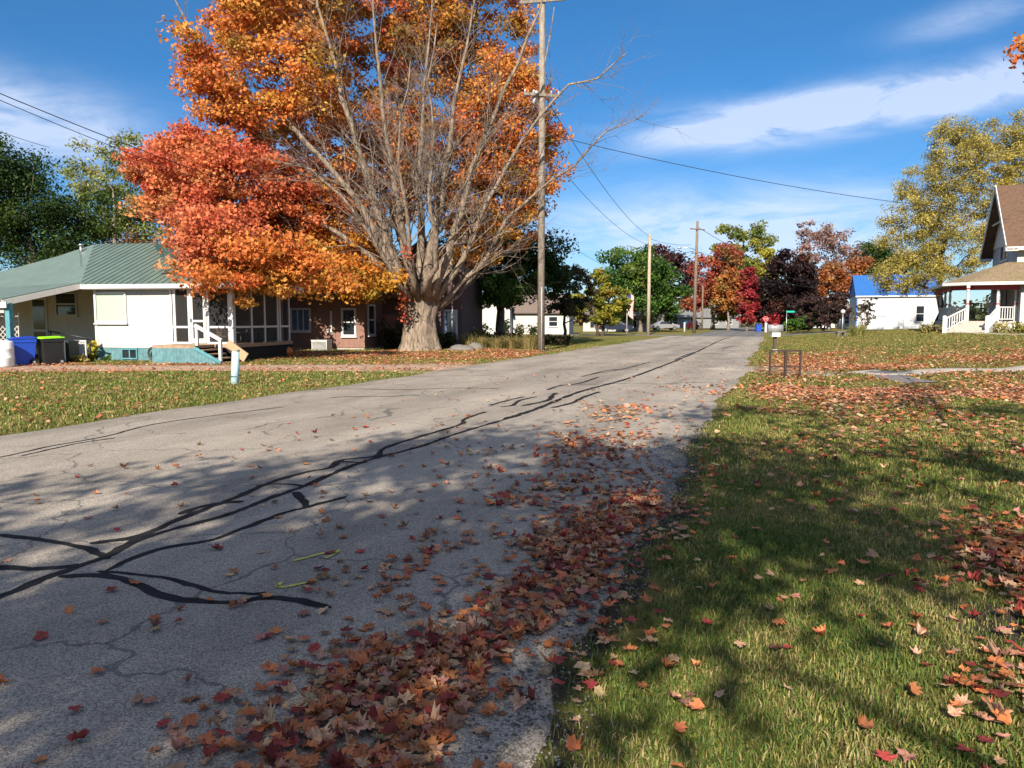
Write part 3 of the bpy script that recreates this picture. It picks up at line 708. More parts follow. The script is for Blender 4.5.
    for i in order:
        c = cv[i]; p, r = min(nodes, key=lambda nd: (nd[0] - c).length * (1.5 if nd[0].z > c.z + .5 else 1)); L_ = (c - p).length
        if L_ < .1: continue
        q = curve_pts(p, c, rng, 4, .14, .05); rs = min(r * .6, .03 + .012 * L_); rr_ = [rs + (.012 - rs) * k / 4 for k in range(5)]
        mbs.tube(q, rr_, 5, cap=False); nodes += list(zip(q[1:], rr_[1:]))
    lo = mbs.build('limbs', BARK_PALE, root); to = thin.build('bare_twigs', bark_mat('twig_bark', (.24, .19, .16), (.12, .095, .08)), root)
    Vs, Cs = [], []
    for i, e in enumerate(E):
        k = np.where(eid == i)[0]
        if not len(k): continue
        V, C = leaf_cloud(cl[k], .45 + .75 * nr.random(len(k)), (110 + 150 * nr.random(len(k))).astype(int), .14, e[7], nr, .55, .12, .2); Vs.append(V); Cs.append(C)
    V, C = leaf_cloud(np.array([[-.75, -1.05, 2.25], [-.6, -1.1, 1.7], [-.55, -1.2, 2.75], [-.2, -2.6, 4.6]]), .34, 46, .12, RED, nr, 1.1); Vs.append(V); Cs.append(C)   # sprigs on the trunk
    npmesh('crown', np.concatenate(Vs), 4, LEAF, np.concatenate(Cs), root)
big_maple()

DKG = [(.028, .060, .012, 3), (.045, .085, .016, 3), (.018, .040, .010, 3), (.09, .125, .02, 1)]
MDG = [(.05, .115, .018, 3), (.075, .15, .022, 3), (.03, .07, .014, 2), (.15, .19, .03, .8)]
YGR = [(.26, .25, .03, 3), (.33, .28, .035, 2), (.17, .19, .03, 2), (.28, .17, .03, 1)]
PALEG = [(.20, .24, .06, 3), (.28, .29, .08, 3), (.12, .16, .045, 2), (.34, .30, .09, 1)]
GOLD = [(.42, .34, .08, 3), (.48, .39, .11, 3), (.31, .26, .06, 2), (.21, .2, .05, 1.2)]
CRIM = [(.34, .03, .04, 3), (.40, .06, .055, 2), (.22, .02, .03, 2), (.38, .12, .05, .8), (.16, .05, .03, .7)]
ROR = [(.38, .08, .045, 3), (.42, .14, .05, 2), (.28, .05, .04, 2), (.32, .2, .06, 1.2), (.16, .13, .04, 1)]
MARO = [(.020, .010, .012, 3), (.034, .016, .016, 3), (.014, .008, .010, 3), (.09, .03, .018, .5), (.035, .035, .014, .6)]
BRN = [(.10, .05, .035, 3), (.14, .08, .05, 2), (.07, .04, .03, 2)]
PNK = [(.30, .17, .14, 3), (.26, .12, .08, 2), (.34, .22, .18, 2)]
OLV = [(.07, .065, .03, 3), (.11, .085, .04, 2), (.045, .05, .02, 2)]

tree('dense_green_tree', 'dark green leafy tree behind the green roof at the far left', 40, 50, [(22, 205, 52, 62), (78, 225, 40, 42), (-30, 190, 60, 65), (50, 245, 60, 30)], DKG, 150, 260, .10, seed=3)
tree('thin_leafed_tree', 'tall pale green tree with sparse leaves behind the green roof', 138, 64, [(100, 172, 26, 34), (135, 185, 30, 45), (165, 190, 24, 40), (118, 215, 30, 26), (150, 225, 30, 20)], PALEG, 85, 90, .062, seed=4, bark=BARK, stems=3, bare=2, nlimb=12, hmin=1.5)
tree('autumn_tree', 'small rusty orange tree showing between the green roof and the pale tree', 128, 78, [(128, 238, 18, 20), (150, 245, 18, 15)], [(.30, .14, .05, 3), (.34, .19, .06, 2), (.2, .14, .05, 2)], 26, 90, .13, seed=5)
tree('shade_tree', 'broad dark green tree in front of the white house beyond the maple', 500, 50, [(500, 262, 58, 34), (478, 240, 40, 30), (532, 250, 32, 32), (545, 285, 26, 22), (470, 285, 26, 24)], DKG, 120, 190, .12, seed=6, r0=.36, hmin=3.0)
tree('leafy_tree', 'lighter green tree with a forked trunk on the lawn before the white house', 500, 47.5, [(490, 288, 30, 17), (518, 280, 24, 16), (505, 298, 26, 10)], MDG, 44, 150, .10, seed=7, r0=.33, hmin=2.4, bark=BARK_DARK)
tree('thin_tree', 'olive brown half bare tree between the wooden pole and the yellow green tree', 565, 53, [(566, 292, 24, 26), (585, 285, 17, 22), (578, 308, 20, 12)], OLV, 60, 70, .075, seed=8, bare=3, bark=BARK_DARK, hmin=1.2)
tree('yellow_green_tree', 'yellow green tree with twin trunks on the grass left of the road', 600, 76, [(597, 285, 18, 17), (588, 306, 20, 15), (612, 302, 20, 16), (600, 318, 22, 8)], YGR, 64, 100, .085, seed=9, stems=2, r0=.16, bark=BARK_DARK, hmin=1.2)
tree('round_green_tree', 'rounded bright green tree behind the furled flag', 640, 100, [(617, 268, 18, 20), (645, 285, 32, 30), (664, 300, 24, 24), (640, 312, 32, 16), (650, 265, 20, 15)], MDG, 110, 130, .12, seed=10, hmin=1.6)
tree('maroon_tree', 'dark maroon tree top showing behind the rounded green tree', 662, 135, [(660, 262, 20, 14), (682, 285, 18, 25), (655, 290, 20, 25)], [(.06, .02, .02, 3), (.04, .018, .02, 3), (.10, .04, .03, 1)], 60, 100, .12, seed=12)
tree('red_tree', 'red orange tree behind the pole with the crossarm', 712, 122, [(705, 278, 20, 22), (720, 265, 18, 18), (700, 300, 18, 14), (715, 295, 22, 20)], ROR, 72, 90, .10, seed=13, hmin=2.6, bare=1)
tree('orange_tree', 'orange rust tree between the red tree and the crimson tree', 728, 116, [(725, 295, 14, 18), (735, 282, 12, 14)], [(.42, .15, .04, 3), (.36, .12, .035, 2), (.36, .22, .06, 2)], 34, 80, .10, seed=14, hmin=2.5)
tree('tall_poplar_tree', 'tall yellow green tree rising above the red trees at the road end', 738, 165, [(725, 245, 16, 20), (748, 248, 18, 24), (738, 270, 22, 28), (755, 275, 12, 20), (762, 290, 14, 20)], [(.20, .23, .05, 3), (.27, .27, .06, 2), (.12, .17, .04, 2), (.36, .32, .05, 1)], 80, 110, .075, seed=15, bare=1)
tree('yellow_tree', 'bright yellow narrow tree beside the dark purple tree', 768, 158, [(768, 268, 10, 18), (764, 285, 10, 20)], [(.38, .33, .04, 3), (.28, .28, .04, 2)], 30, 90, .09, seed=16)
tree('crimson_tree', 'slender crimson tree left of the dark purple tree', 746, 110, [(747, 280, 6, 12), (747, 300, 9, 18), (747, 317, 10, 7)], CRIM, 46, 100, .09, seed=17, hmin=1.2)
tree('small_tree', 'small yellow green tree under the orange tree at the road end', 727, 128, [(726, 312, 9, 10)], YGR, 18, 90, .16, seed=18)
tree('purple_maple_tree', 'large rounded dark purple tree beyond the street sign', 784, 112, [(784, 282, 27, 28), (800, 300, 20, 24), (768, 303, 18, 22), (786, 312, 34, 14), (783, 264, 16, 12)], MARO, 130, 150, .12, seed=19, hmin=1.0, bark=BARK_DARK)
tree('bare_pink_tree', 'tall half bare tree with pinkish twigs behind the purple shrub', 822, 128, [(822, 248, 26, 26), (840, 265, 24, 22), (800, 262, 18, 22), (815, 232, 18, 14)], PNK, 110, 26, .06, seed=20, bare=4, nlimb=14, twig=.035)
tree('rust_tree', 'rusty orange tree left of the blue roof', 838, 118, [(838, 283, 24, 22), (852, 272, 16, 18), (822, 292, 16, 14)], [(.34, .12, .03, 3), (.28, .09, .03, 2), (.36, .17, .05, 1)], 60, 90, .10, seed=21)
tree('evergreen_tree', 'dark green tree top behind the blue roof', 868, 135, [(868, 262, 18, 24), (890, 275, 20, 20)], DKG, 50, 110, .13, seed=22)
tree('purple_shrub', 'purple brown many stemmed bushy small tree left of the white blue roofed building', 822, 84, [(822, 310, 27, 17), (838, 303, 14, 14), (806, 316, 14, 12), (815, 300, 12, 9)], [(.055, .030, .028, 3), (.085, .05, .04, 2), (.04, .025, .024, 2)], 90, 60, .09, seed=23, stems=4, r0=.09, bare=2, bark=BARK_DARK, hmin=.8)
tree('green_shrub', 'low green shrub at the foot of the green street sign', 797, 96, [(797, 323, 14, 7), (806, 318, 8, 6)], MDG, 34, 80, .26, seed=24, hmin=.3, cat='shrub')
tree('bare_shrub', 'leafless grey shrub against the white wall under the blue roof', 863, 66, [(861, 315, 11, 13), (868, 305, 9, 9)], [(.16, .12, .09, 1)], 60, 5, .08, seed=25, stems=5, r0=.05, bare=4, hmin=.4, cat='shrub', twig=.010)
tree('gold_tree', 'tall golden yellow tree between the porch house and the blue roof', 935, 62, [(925, 205, 34, 46), (900, 235, 26, 40), (948, 165, 34, 40), (985, 165, 30, 38), (1015, 165, 30, 42), (968, 138, 14, 18), (1010, 135, 14, 20), (905, 275, 34, 22), (950, 250, 38, 30), (990, 215, 36, 34), (936, 140, 16, 20), (890, 288, 20, 14)], GOLD, 640, 110, .042, .0037, seed=26, r0=.30, bark=BARK_DARK, bare=0, nlimb=18, hmin=2.6, inner=.2)
tree('red_bush', 'small red bush by the stop sign', 769, 108, [(769, 319, 7, 6)], CRIM, 16, 70, .30, seed=27, hmin=.2, cat='shrub')
# trees outside the frame that shade the road and lawn
def shade(name, label, loc, ells, n, per, seed, r0, limbs=10, hmin=2.4, fork=2.6, bare=2, extra=None):
    rng = random.Random(seed); nr = np.random.default_rng(seed)
    root = thing(name, label, 'tree', (loc[0], loc[1], hz(*loc)), 0)
    cl, _ = sample_clumps(ells, n, nr, .25, hmin); woody(cl, fork, r0, (0, 0), rng, BARK_PALE, root, limbs, .012, top=fork + 3.5, bare=bare)
    V, C = leaf_cloud(cl, .6 + .7 * nr.random(n), per, .15, [(.5, .12, .035, 3), (.55, .2, .04, 2), (.4, .07, .03, 1)], nr, .5)
    if extra is not None:
        c2 = np.array(extra); V2, C2 = leaf_cloud(c2, .34, 62, .085, [(.55, .16, .04, 3), (.55, .25, .05, 2), (.4, .09, .03, 1)], nr, .8); V = np.concatenate([V, V2]); C = np.concatenate([C, C2])
        mb = MB(); a = Vector((0, 0, fork + 1.2)); q0 = Vector(extra[0]); mb.tube(curve_pts(a, q0, rng, 8, .1), [.06 - .006 * k for k in range(9)], 6)
        for e in extra[1:]: mb.tube(curve_pts(q0, e, rng, 3, .15), [.012, .01, .007, .004], 4, cap=False)
        mb.build('branch', BARK_DARK, root)
    npmesh('crown', V, 4, LEAF, C, root)
    return root
lb = W(3.7, .4)
sp_ = P(1021, 62, 13.0) - Vector((lb.x, lb.y, hz(lb.x, lb.y)))
SPRIG = [tuple(sp_ + Vector(d)) for d in ((.2, 0, 0), (-.05, .1, .25), (.0, -.1, -.1), (.1, .2, -.35), (.35, .0, .3), (-.22, .05, .05), (.5, .1, -.5), (.55, 0, .1))]
shade('roadside_maple', 'maple overhanging the lawn with an orange sprig hanging low over the grass', (lb.x, lb.y),
      [(-.6, .2, 7.6, 3.2, 2.6, 2.4), (1.2, 3.0, 7.5, 2.6, 2.5, 1.6), (-2.6, .6, 6.2, 2.2, 1.8, 1.2), (2.8, 1.5, 8.5, 3, 3, 2.0), (-1.0, -2.5, 8, 3, 2.5, 2.4)], 33, 60, 31, .46, 14, extra=SPRIG)
shade('street_maple', 'leafy orange maple spreading over the near end of the road', (4.6, -6.6),
      [(-6.2, 0.1, 8.2, 3.4, 2.6, 2.0), (-8.4, -0.3, 6.8, 2.2, 2.0, 1.4), (-3.8, 0.0, 9.0, 2.2, 2.4, 1.6), (-4.9, 2.8, 6.6, 3.2, 1.8, 1.1), (-5.7, 1.8, 5.4, 2.2, 1.5, .8, 2.2), (-7.0, 0.2, 5.8, 2.2, 1.6, .9, 2.2)], 122, 120, 32, .4, 12)
# ------------------------------------------------------------------ buildings
SIDING = mat('white_clapboard', (.42, .41, .39), .6, .08, 1.2, .1, 30, wave=(2, .125, 1.0, .07))
WHITE = mat('white_paint', (.56, .55, .535), .55, .05, 4, .1, 40)
TEAL = mat('teal_stained_boards', (.10, .21, .23), .8, .3, 5, .2, 30, wave=(0, .14, 1.0, .03))
TEALP = mat('teal_painted_wood', (.08, .24, .28), .75, .2, 6, .2, 30)
ROOFG = mat('green_metal_roof', (.105, .15, .125), .42, .14, 1.5, .05, 20, metal=.0, spec=.5, wave=(0, .32, 1.0, .06))
ROOFT = mat('shade_teal_metal_roof', (.03, .13, .12), .42, .1, 1.5, .05, 20, spec=.5, wave=(1, .30, 1.0, .03))  # darker copy of the roof green: the hip's shade put into its colour
GLASS = glass_mat('dark_window_glass'); GLASSB = glass_mat('sky_painted_glass', (.10, .14, .20), .05)  # GLASSB: sky reflection painted in as a blue base colour
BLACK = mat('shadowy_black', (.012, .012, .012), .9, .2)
DWOOD = mat('weathered_wood', (.30, .21, .14), .85, .3, 5, .3, 25)
BOARDW = mat('tan_lumber', (.42, .28, .17), .8, .2, 5, .2, 30)
BEIGE = mat('beige_inside_wall', (.55, .50, .43), .8, .08, 3)

def screen_mat():
    m, nt, N, L = nmat('insect_screen'); out = N('ShaderNodeOutputMaterial'); d = N('ShaderNodeBsdfDiffuse'); d.inputs[0].default_value = (.045, .045, .045, 1)
    t = N('ShaderNodeBsdfTransparent'); x = N('ShaderNodeMixShader'); x.inputs[0].default_value = .42
    L(t.outputs[0], x.inputs[1]); L(d.outputs[0], x.inputs[2]); L(x.outputs[0], out.inputs[0]); return m
SCREEN = screen_mat()

class Face:
    """front plane of a building seen by the camera: pixel to local (u, z) of a frame at the corner px0, distance z0, turned th degrees from the picture plane"""
    def __init__(s, px0, z0, th):
        s.k0 = (px0 - 512) / F; s.z0 = z0; s.th = R(th); s.x0 = s.k0 * z0
        p = W(s.x0, z0); s.loc = Vector((p.x, p.y, hz(p.x, p.y))); s.rot = R(YAW - th)
    def u(s, px, v=0.0):
        k = (px - 512) / F; c, sn = math.cos(s.th), math.sin(s.th)
        # local x axis = (c, -sn), local y axis = (sn, c) in (right, ahead)
        return (k * (s.z0 + v * c) - s.x0 - v * sn) / (c + sn * k)
    def z(s, px, py, v=0.0):
        zc = s.z0 - s.u(px, v) * math.sin(s.th) + v * math.cos(s.th); return EYE - (py - HOR) * zc / F - s.loc.z
def window(parent, x0, x1, z0, z1, y=0.0, fr=.07, glass=None, bars=(1, 1), frame_m=None, sill=True, axis_=0, out=-1, name='window'):
    """framed window on a wall plane y=const (axis 0) or x=const (axis 1); out = side it faces"""
    fm = MB(); g = MB()
    def bx(mbx, a0, a1, b0, b1, d0, d1):
        lo, hi = sorted((y + out * d0, y + out * d1))
        if axis_ == 0: mbx.box(a0, a1, lo, hi, b0, b1)
        else: mbx.box(lo, hi, a0, a1, b0, b1)
    bx(fm, x0 - fr, x0, z0 - fr, z1 + fr, -.02, .06); bx(fm, x1, x1 + fr, z0 - fr, z1 + fr, -.02, .06)
    bx(fm, x0, x1, z1, z1 + fr, -.02, .058); bx(fm, x0, x1, z0 - fr, z0, -.02, .058)
    if sill: bx(fm, x0 - fr - .03, x1 + fr + .03, z0 - fr - .05, z0 - fr, -.02, .10)
    nx_, nz_ = bars
    for k in range(1, nx_): xx = x0 + (x1 - x0) * k / nx_; bx(fm, xx - .025, xx + .025, z0, z1, -.01, .045)
    for k in range(1, nz_): zz = z0 + (z1 - z0) * k / nz_; bx(fm, x0, x1, zz - .03, zz + .03, -.01, .043)
    o = fm.build(name, frame_m or WHITE, parent)
    bx(g, x0, x1, z0, z1, -.02, .015); g.build('pane', glass or GLASS, o); return o

# ---- white house with green metal roof and screened porch
FH = Face(235, 28.6, 10.0)
H = thing('white_house', 'white clapboard house with green metal roof, teal skirting and a screened porch', 'house', FH.loc, FH.rot)
u, z = FH.u, FH.z
uL, uP, uR = u(97), u(174), 0.0            # left end of the bright wall, porch start, corner post
zS, zD, zE = .52, .69, 2.92                # skirt top, deck, eave
DEP = 4.6
m_ = MB(); m_.box(uL, uP, 0, 9, zS, zE); m_.build('wall', SIDING, H)
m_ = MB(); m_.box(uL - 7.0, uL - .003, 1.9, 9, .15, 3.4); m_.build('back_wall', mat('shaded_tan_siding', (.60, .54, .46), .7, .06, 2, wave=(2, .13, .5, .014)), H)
m_ = MB(); m_.box(uL + .02, uP + .25, .02, .2, -.3, zS); m_.build('skirting', TEAL, H)
MB().box(uL - .02, uL + .09, -.025, .1, zS, zE - .02).build('corner_board', WHITE, H); MB().box(uP - .1, uP - .0, -.03, .1, zS, zE - .02).build('corner_board', WHITE, H)
# roof, front slopes in one plane
sl = (5.05 - 2.98) / 4.85; ov = -.35
def rz(v): return 2.98 + sl * (v - ov)
RV, PV = 4.5, 2.55
rl, rr_ = u(97, RV) + .1, u(157, RV)
pe = .45
ps = u(165, PV); pr = pe - (PV - ov) * .85
front = [(uL - .30, ov, rz(ov)), (pe, ov, rz(ov)), (pr, PV, rz(PV)), (ps, PV, rz(PV)), (rr_, RV, rz(RV)), (rl, RV, rz(RV)), (uL - 3.0, 3.2, rz(3.2) - .35), (uL - 2.2, .6, rz(.6) - .25)]
R_ = MB()
R_.prism([front[0], front[1], front[2], front[3], front[4], front[5]], .09); roof_o = R_.build('roof', ROOFG, H)
rb = MB(); pv = [(a[0], a[1]) for a in front[:6]]; xx = rl + .1
while xx < pe:
    vs = []
    for k in range(6):
        (xa, va), (xb, vb) = pv[k], pv[(k + 1) % 6]
        if (xa - xx) * (xb - xx) < 0: vs.append(va + (vb - va) * (xx - xa) / (xb - xa))
    vs.sort()
    if len(vs) >= 2 and vs[-1] - vs[0] > .1: rb.bar((xx, vs[0], rz(vs[0]) + .012), (xx, vs[-1], rz(vs[-1]) + .012), .035, .03)
    xx += .30
rb.build('roof_ribs', ROOFG, roof_o)
roof2 = MB(); zl = 1.98
R2 = [(uL - .30, ov, rz(ov) - .004), (rl, RV, rz(RV) - .004), (uL - 9.5, RV, rz(RV) - 1.6), (uL - 9.5, .2, 2.52)]
roof2.prism(R2, .09)
roof2.prism([(uL - .32, ov + .02, rz(ov) - .01), (uL - 9.5, .25, 2.50), (uL - 9.5, -3.2, 1.92 + .35), (uL - 1.1, -3.2, 1.92 + .35)][::-1], .08)
roof2.build('carport_roof', mat('green_metal_roof_grey', (.12, .165, .14), .45, .12, 1.5, .05, 20, spec=.5, wave=(0, .30, .9, .03)), H)
R_ = MB(); R_.prism([(rr_, RV, rz(RV)), (ps, PV, rz(PV)), (ps + 1.05, PV + 1.2, rz(PV) + .02), (ps + 1.6, 6.6, rz(PV) - .3), (rr_, RV + .6, rz(RV))], .07); R_.build('roof_hip', ROOFT, H)
R_ = MB(); R_.prism([(pe, ov, rz(ov)), (pe, DEP + .5, rz(ov)), (pr, DEP - 2.3, rz(PV)), (pr, PV, rz(PV))], .08)
R_.prism([(pr, PV, rz(PV) - .003), (pr, DEP - 2.2, rz(PV) - .003), (pe, DEP + .5, rz(ov)), (uP, DEP + .5, rz(ov)), (ps, PV, rz(PV) - .003)], .06); R_.build('porch_roof', ROOFG, H)
uv = u(86, 3.9); m_ = MB(); m_.tube([(uv, 3.9, rz(3.9) - .25), (uv, 3.9, rz(3.9) + .14)], .06, 10); m_.tube([(uv, 3.9, rz(3.9) + .14), (uv, 3.9, rz(3.9) + .22)], [.13, .06], 10); m_.build('roof_vent', mat('galvanised_metal', (.5, .5, .5), .4, .1, metal=.8), H)
m_ = MB(); m_.box(uL - .30, pe + .02, ov - .04, ov, rz(ov) - .17, rz(ov) - .012); m_.box(uL - .28, pe, ov, .0, rz(ov) - .20, rz(ov) - .17); m_.bar((pe + .025, ov, rz(ov) - .10), (pe + .025, DEP + .4, rz(ov) - .10), .04, .16); m_.build('fascia', WHITE, H)
# windows of the bright wall and the back wall
window(H, u(99), u(127), z(112, 321), z(112, 294.5), 0, .085, mat('pale_green_blind', (.36, .43, .36), .35, .04, .8, spec=.6), (1, 1))
window(H, u(123), u(136.5), .12, .44, .02, .05, GLASS, (2, 1), TEALP, False, name='basement_window')
wv = 1.9
window(H, u(59.5, wv), u(78.5, wv), z(69, 314.5, wv), z(69, 294, wv), wv, .06, GLASS, (1, 2), mat('aluminium_frame', (.55, .54, .52), .5, .05, metal=.3))
dr = MB(); dx0, dx1 = u(36, wv), u(47.5, wv); dr.box(dx0 - .1, dx1 + .1, wv - .05, wv, .3, 2.55); do = dr.build('door', mat('off_white_door_frame', (.62, .59, .54), .6, .05), H)
m_ = MB(); m_.box(dx0, dx1, wv - .065, wv - .048, 1.2, 2.45); m_.box(dx0, dx1, wv - .065, wv - .048, .38, 1.1); m_.build('pane', GLASS, do)
# carport post, beam, rake board
m_ = MB(); cp = u(11.5, -3.0); m_.box(cp - .09, cp + .09, -3.1, -2.92, -.1, 2.2); m_.build('carport_post', TEALP, H)
m_ = MB(); m_.box(cp - 6, cp + .12, -3.25, -3.2, 2.03, 2.24); m_.build('carport_fascia', WHITE, H)
m_ = MB(); m_.bar((uL - 1.08, -3.2, 2.20), (uL - .30, ov + .02, rz(ov) - .07), .05, .20); m_.build('rake_board', mat('grey_white_board', (.55, .53, .50), .7, .1), H)
m_ = MB(); m_.box(cp - 6, cp - .1, -3.12, -2.95, 1.85, 2.02); m_.build('carport_beam', mat('grey_beam', (.42, .40, .37), .7, .1), H)
# porch: deck, posts, rails, screens, back wall
m_ = MB(); m_.box(uP, .10, -.08, DEP, zD - .14, zD); m_.build('porch_deck', DWOOD, H)
m_ = MB(); m_.box(uP + .002, .02, 3.6, 3.7, zD, zE); m_.build('porch_back_wall', BEIGE, H)
m_ = MB(); m_.box(.02, .06, .2, DEP, -.2, zD - .15); m_.box(.3 + uP, .03, .12, .16, -.2, zD - .15); m_.build('under_deck_shade', BLACK, H)  # black sheets stand in for the shade of the open space under the deck
def post(uu, vv, w, z0=zD, z1=zE):
    MB().box(uu - w / 2, uu + w / 2, vv - w / 2, vv + w / 2, z0, z1).build('porch_post', WHITE, H)
post(-.09, 0.0, .2, .35)
for px in (176.5, 191, 209.5): post(u(px), 0, .10)
side = [1.35, 2.4, 3.5, 4.55]
for v in side: post(-.05, v, .09)
m_ = MB(); zr = 1.33
m_.box(uP, u(189), -.03, .03, zr - .04, zr + .04); m_.box(u(211), -.2, -.03, .03, zr - .04, zr + .04); m_.box(-.08, -.02, .1, DEP, zr - .04, zr + .04)
m_.box(uP, -.1, -.03, .03, zE - .12, zE); m_.box(-.08, -.02, .1, DEP, zE - .12, zE); m_.box(uP, -.1, -.035, .03, zD, zD + .07); m_.build('porch_rail', WHITE, H)
for a, b in ((uP, u(190)), (u(192.5), u(208.5)), (u(210.5), -.19)):
    if a < u(191) < b or (a > u(191) and b < u(209)): continue
    MB().box(a, b, .012, .02, zD + .05, zE - .1).build('screen', SCREEN, H)
for a, b in zip([.1] + side[:-1], side): MB().box(-.045, -.035, a + .03, b - .03, zD + .05, zE - .1).build('screen', SCREEN, H)
sdm = MB(); a, b = u(192.5), u(208)
sdm.box(a, a + .11, -.07, -.03, zD + .03, 2.72); sdm.box(b - .11, b, -.07, -.03, zD + .03, 2.72); sdm.box(a, b, -.068, -.03, 2.62, 2.74); sdm.box(a, b, -.068, -.03, 1.52, 1.60); sdm.box(a, b, -.068, -.03, zD + .02, zD + .2)
so = sdm.build('screen_door', WHITE, H); MB().box(a + .1, b - .1, -.055, -.045, zD + .2, 2.63).build('screen', SCREEN, so)
m_ = MB(); m_.box(a + .02, a + .06, -.11, -.07, 1.52, 1.66); m_.build('handle', BLACK, so)
# stairs to the right along the front
fv = -1.35
def uf(px): return u(px, fv)
s0, s1 = uf(195), uf(221)
m_ = MB(); m_.box(uP + .05, s0, fv, -.09, zD - .12, zD - .02)
nst = 4
for k in range(nst):
    x0 = s0 + (s1 - s0) * k / nst; m_.box(x0, x0 + (s1 - s0) / nst + .05, fv + .04, -.2, zD - .02 - .155 * (k + 1) - .05, zD - .02 - .155 * (k + 1))
m_.build('porch_steps', DWOOD, H)
m_ = MB(); m_.prism([(uP + .02, fv, -.1), (s1, fv, -.1), (s1, fv, .08), (s0, fv, zD - .12), (uP + .02, fv, zD - .12)], .05); m_.box(uP + .03, uP + .08, fv + .05, 0, -.1, zD - .13); m_.build('stair_skirting', TEAL, H)
m_ = MB(); m_.bar((s0, fv - .03, zD - .10), (s1, fv - .03, .06), .05, .10); m_.build('stair_trim', TEALP, H)
m_ = MB(); m_.box(s0 + .02, s0 + .12, fv + .0, fv + .1, zD - .02, zD + .92 - .2); m_.box(s1 - .1, s1, fv, fv + .1, -.05, .88); m_.bar((s0, fv + .05, zD + .72), (s1, fv + .05, .86), .09, .12); m_.build('hand_rail', WHITE, H)
m_ = MB(); m_.bar((uf(210) + .05, -.28, .70), (u(246, -.28) , -.28, .18), .06, .36); m_.build('stair_board', BOARDW, H)
# tower antenna, hose, bins and the rest are things of their own
hp = thing('garden_hose', 'coiled dark garden hose hanging on the teal skirting', 'hose', FH.loc + Matrix.Rotation(FH.rot, 3, 'Z') @ Vector((u(154.5), -.10, .30)), FH.rot)
m_ = MB()
for k in range(5):
    r = .15 + .018 * k; m_.tube([(r * math.cos(t * .35) * .9, -.02 - .012 * (k % 3), r * 1.15 * math.sin(t * .35)) for t in range(19)], .014, 6, cap=False)
m_.build('coil', mat('dark_hose', (.05, .055, .05), .5, .2), hp); MB().box(-.05, .05, -.0, .07, .1, .22).build('hanger', mat('hose_bracket', (.4, .4, .4), .5), hp)
def hl(px, v, zz=None):      # a point of the house's frame in world
    q = FH.loc + Matrix.Rotation(FH.rot, 3, 'Z') @ Vector((u(px, v), v, 0)); q.z = hz(q.x, q.y) if zz is None else zz; return q
# porch furniture
pb = thing('porch_bench', 'pale wooden slatted bench inside the screened porch', 'bench', hl(224, .9, FH.loc.z + zD), FH.rot)
for k in range(3): MB().box(-.42, .42, .18, .22, .28 + .1 * k, .35 + .1 * k).build('back_slat', BOARDW, pb)
MB().box(-.45, .45, -.2, .2, .24, .28).build('seat', BOARDW, pb)
for sx in (-1, 1):
    for sy in (-1, 1): MB().box(sx * .42 - .03, sx * .42 + .03, sy * .17 - .03, sy * .17 + .03, 0, .24).build('leg', BOARDW, pb)
for k, (du, v) in enumerate(((-.55, 1.6), (-.6, 2.9))):
    t = FH.loc + Matrix.Rotation(FH.rot, 3, 'Z') @ Vector((du, v, zD)); c = thing('porch_chair', ['pale metal chair behind the porch screen beside the corner post', 'pale metal chair deeper inside the screened porch'][k], 'chair', t, FH.rot - .6, 'chairs in the screened porch')
    gm = mat('pale_metal', (.6, .6, .58), .5)
    MB().box(-.24, .24, -.24, .24, .40, .43).build('seat', gm, c); MB().box(-.24, .24, .22, .25, .45, .85).build('backrest', gm, c)
    for sx in (-1, 1):
        for sy in (-1, 1): MB().tube([(sx * .22, sy * .22, 0), (sx * .2, sy * .2, .4)], .016, 6).build('leg', gm, c)

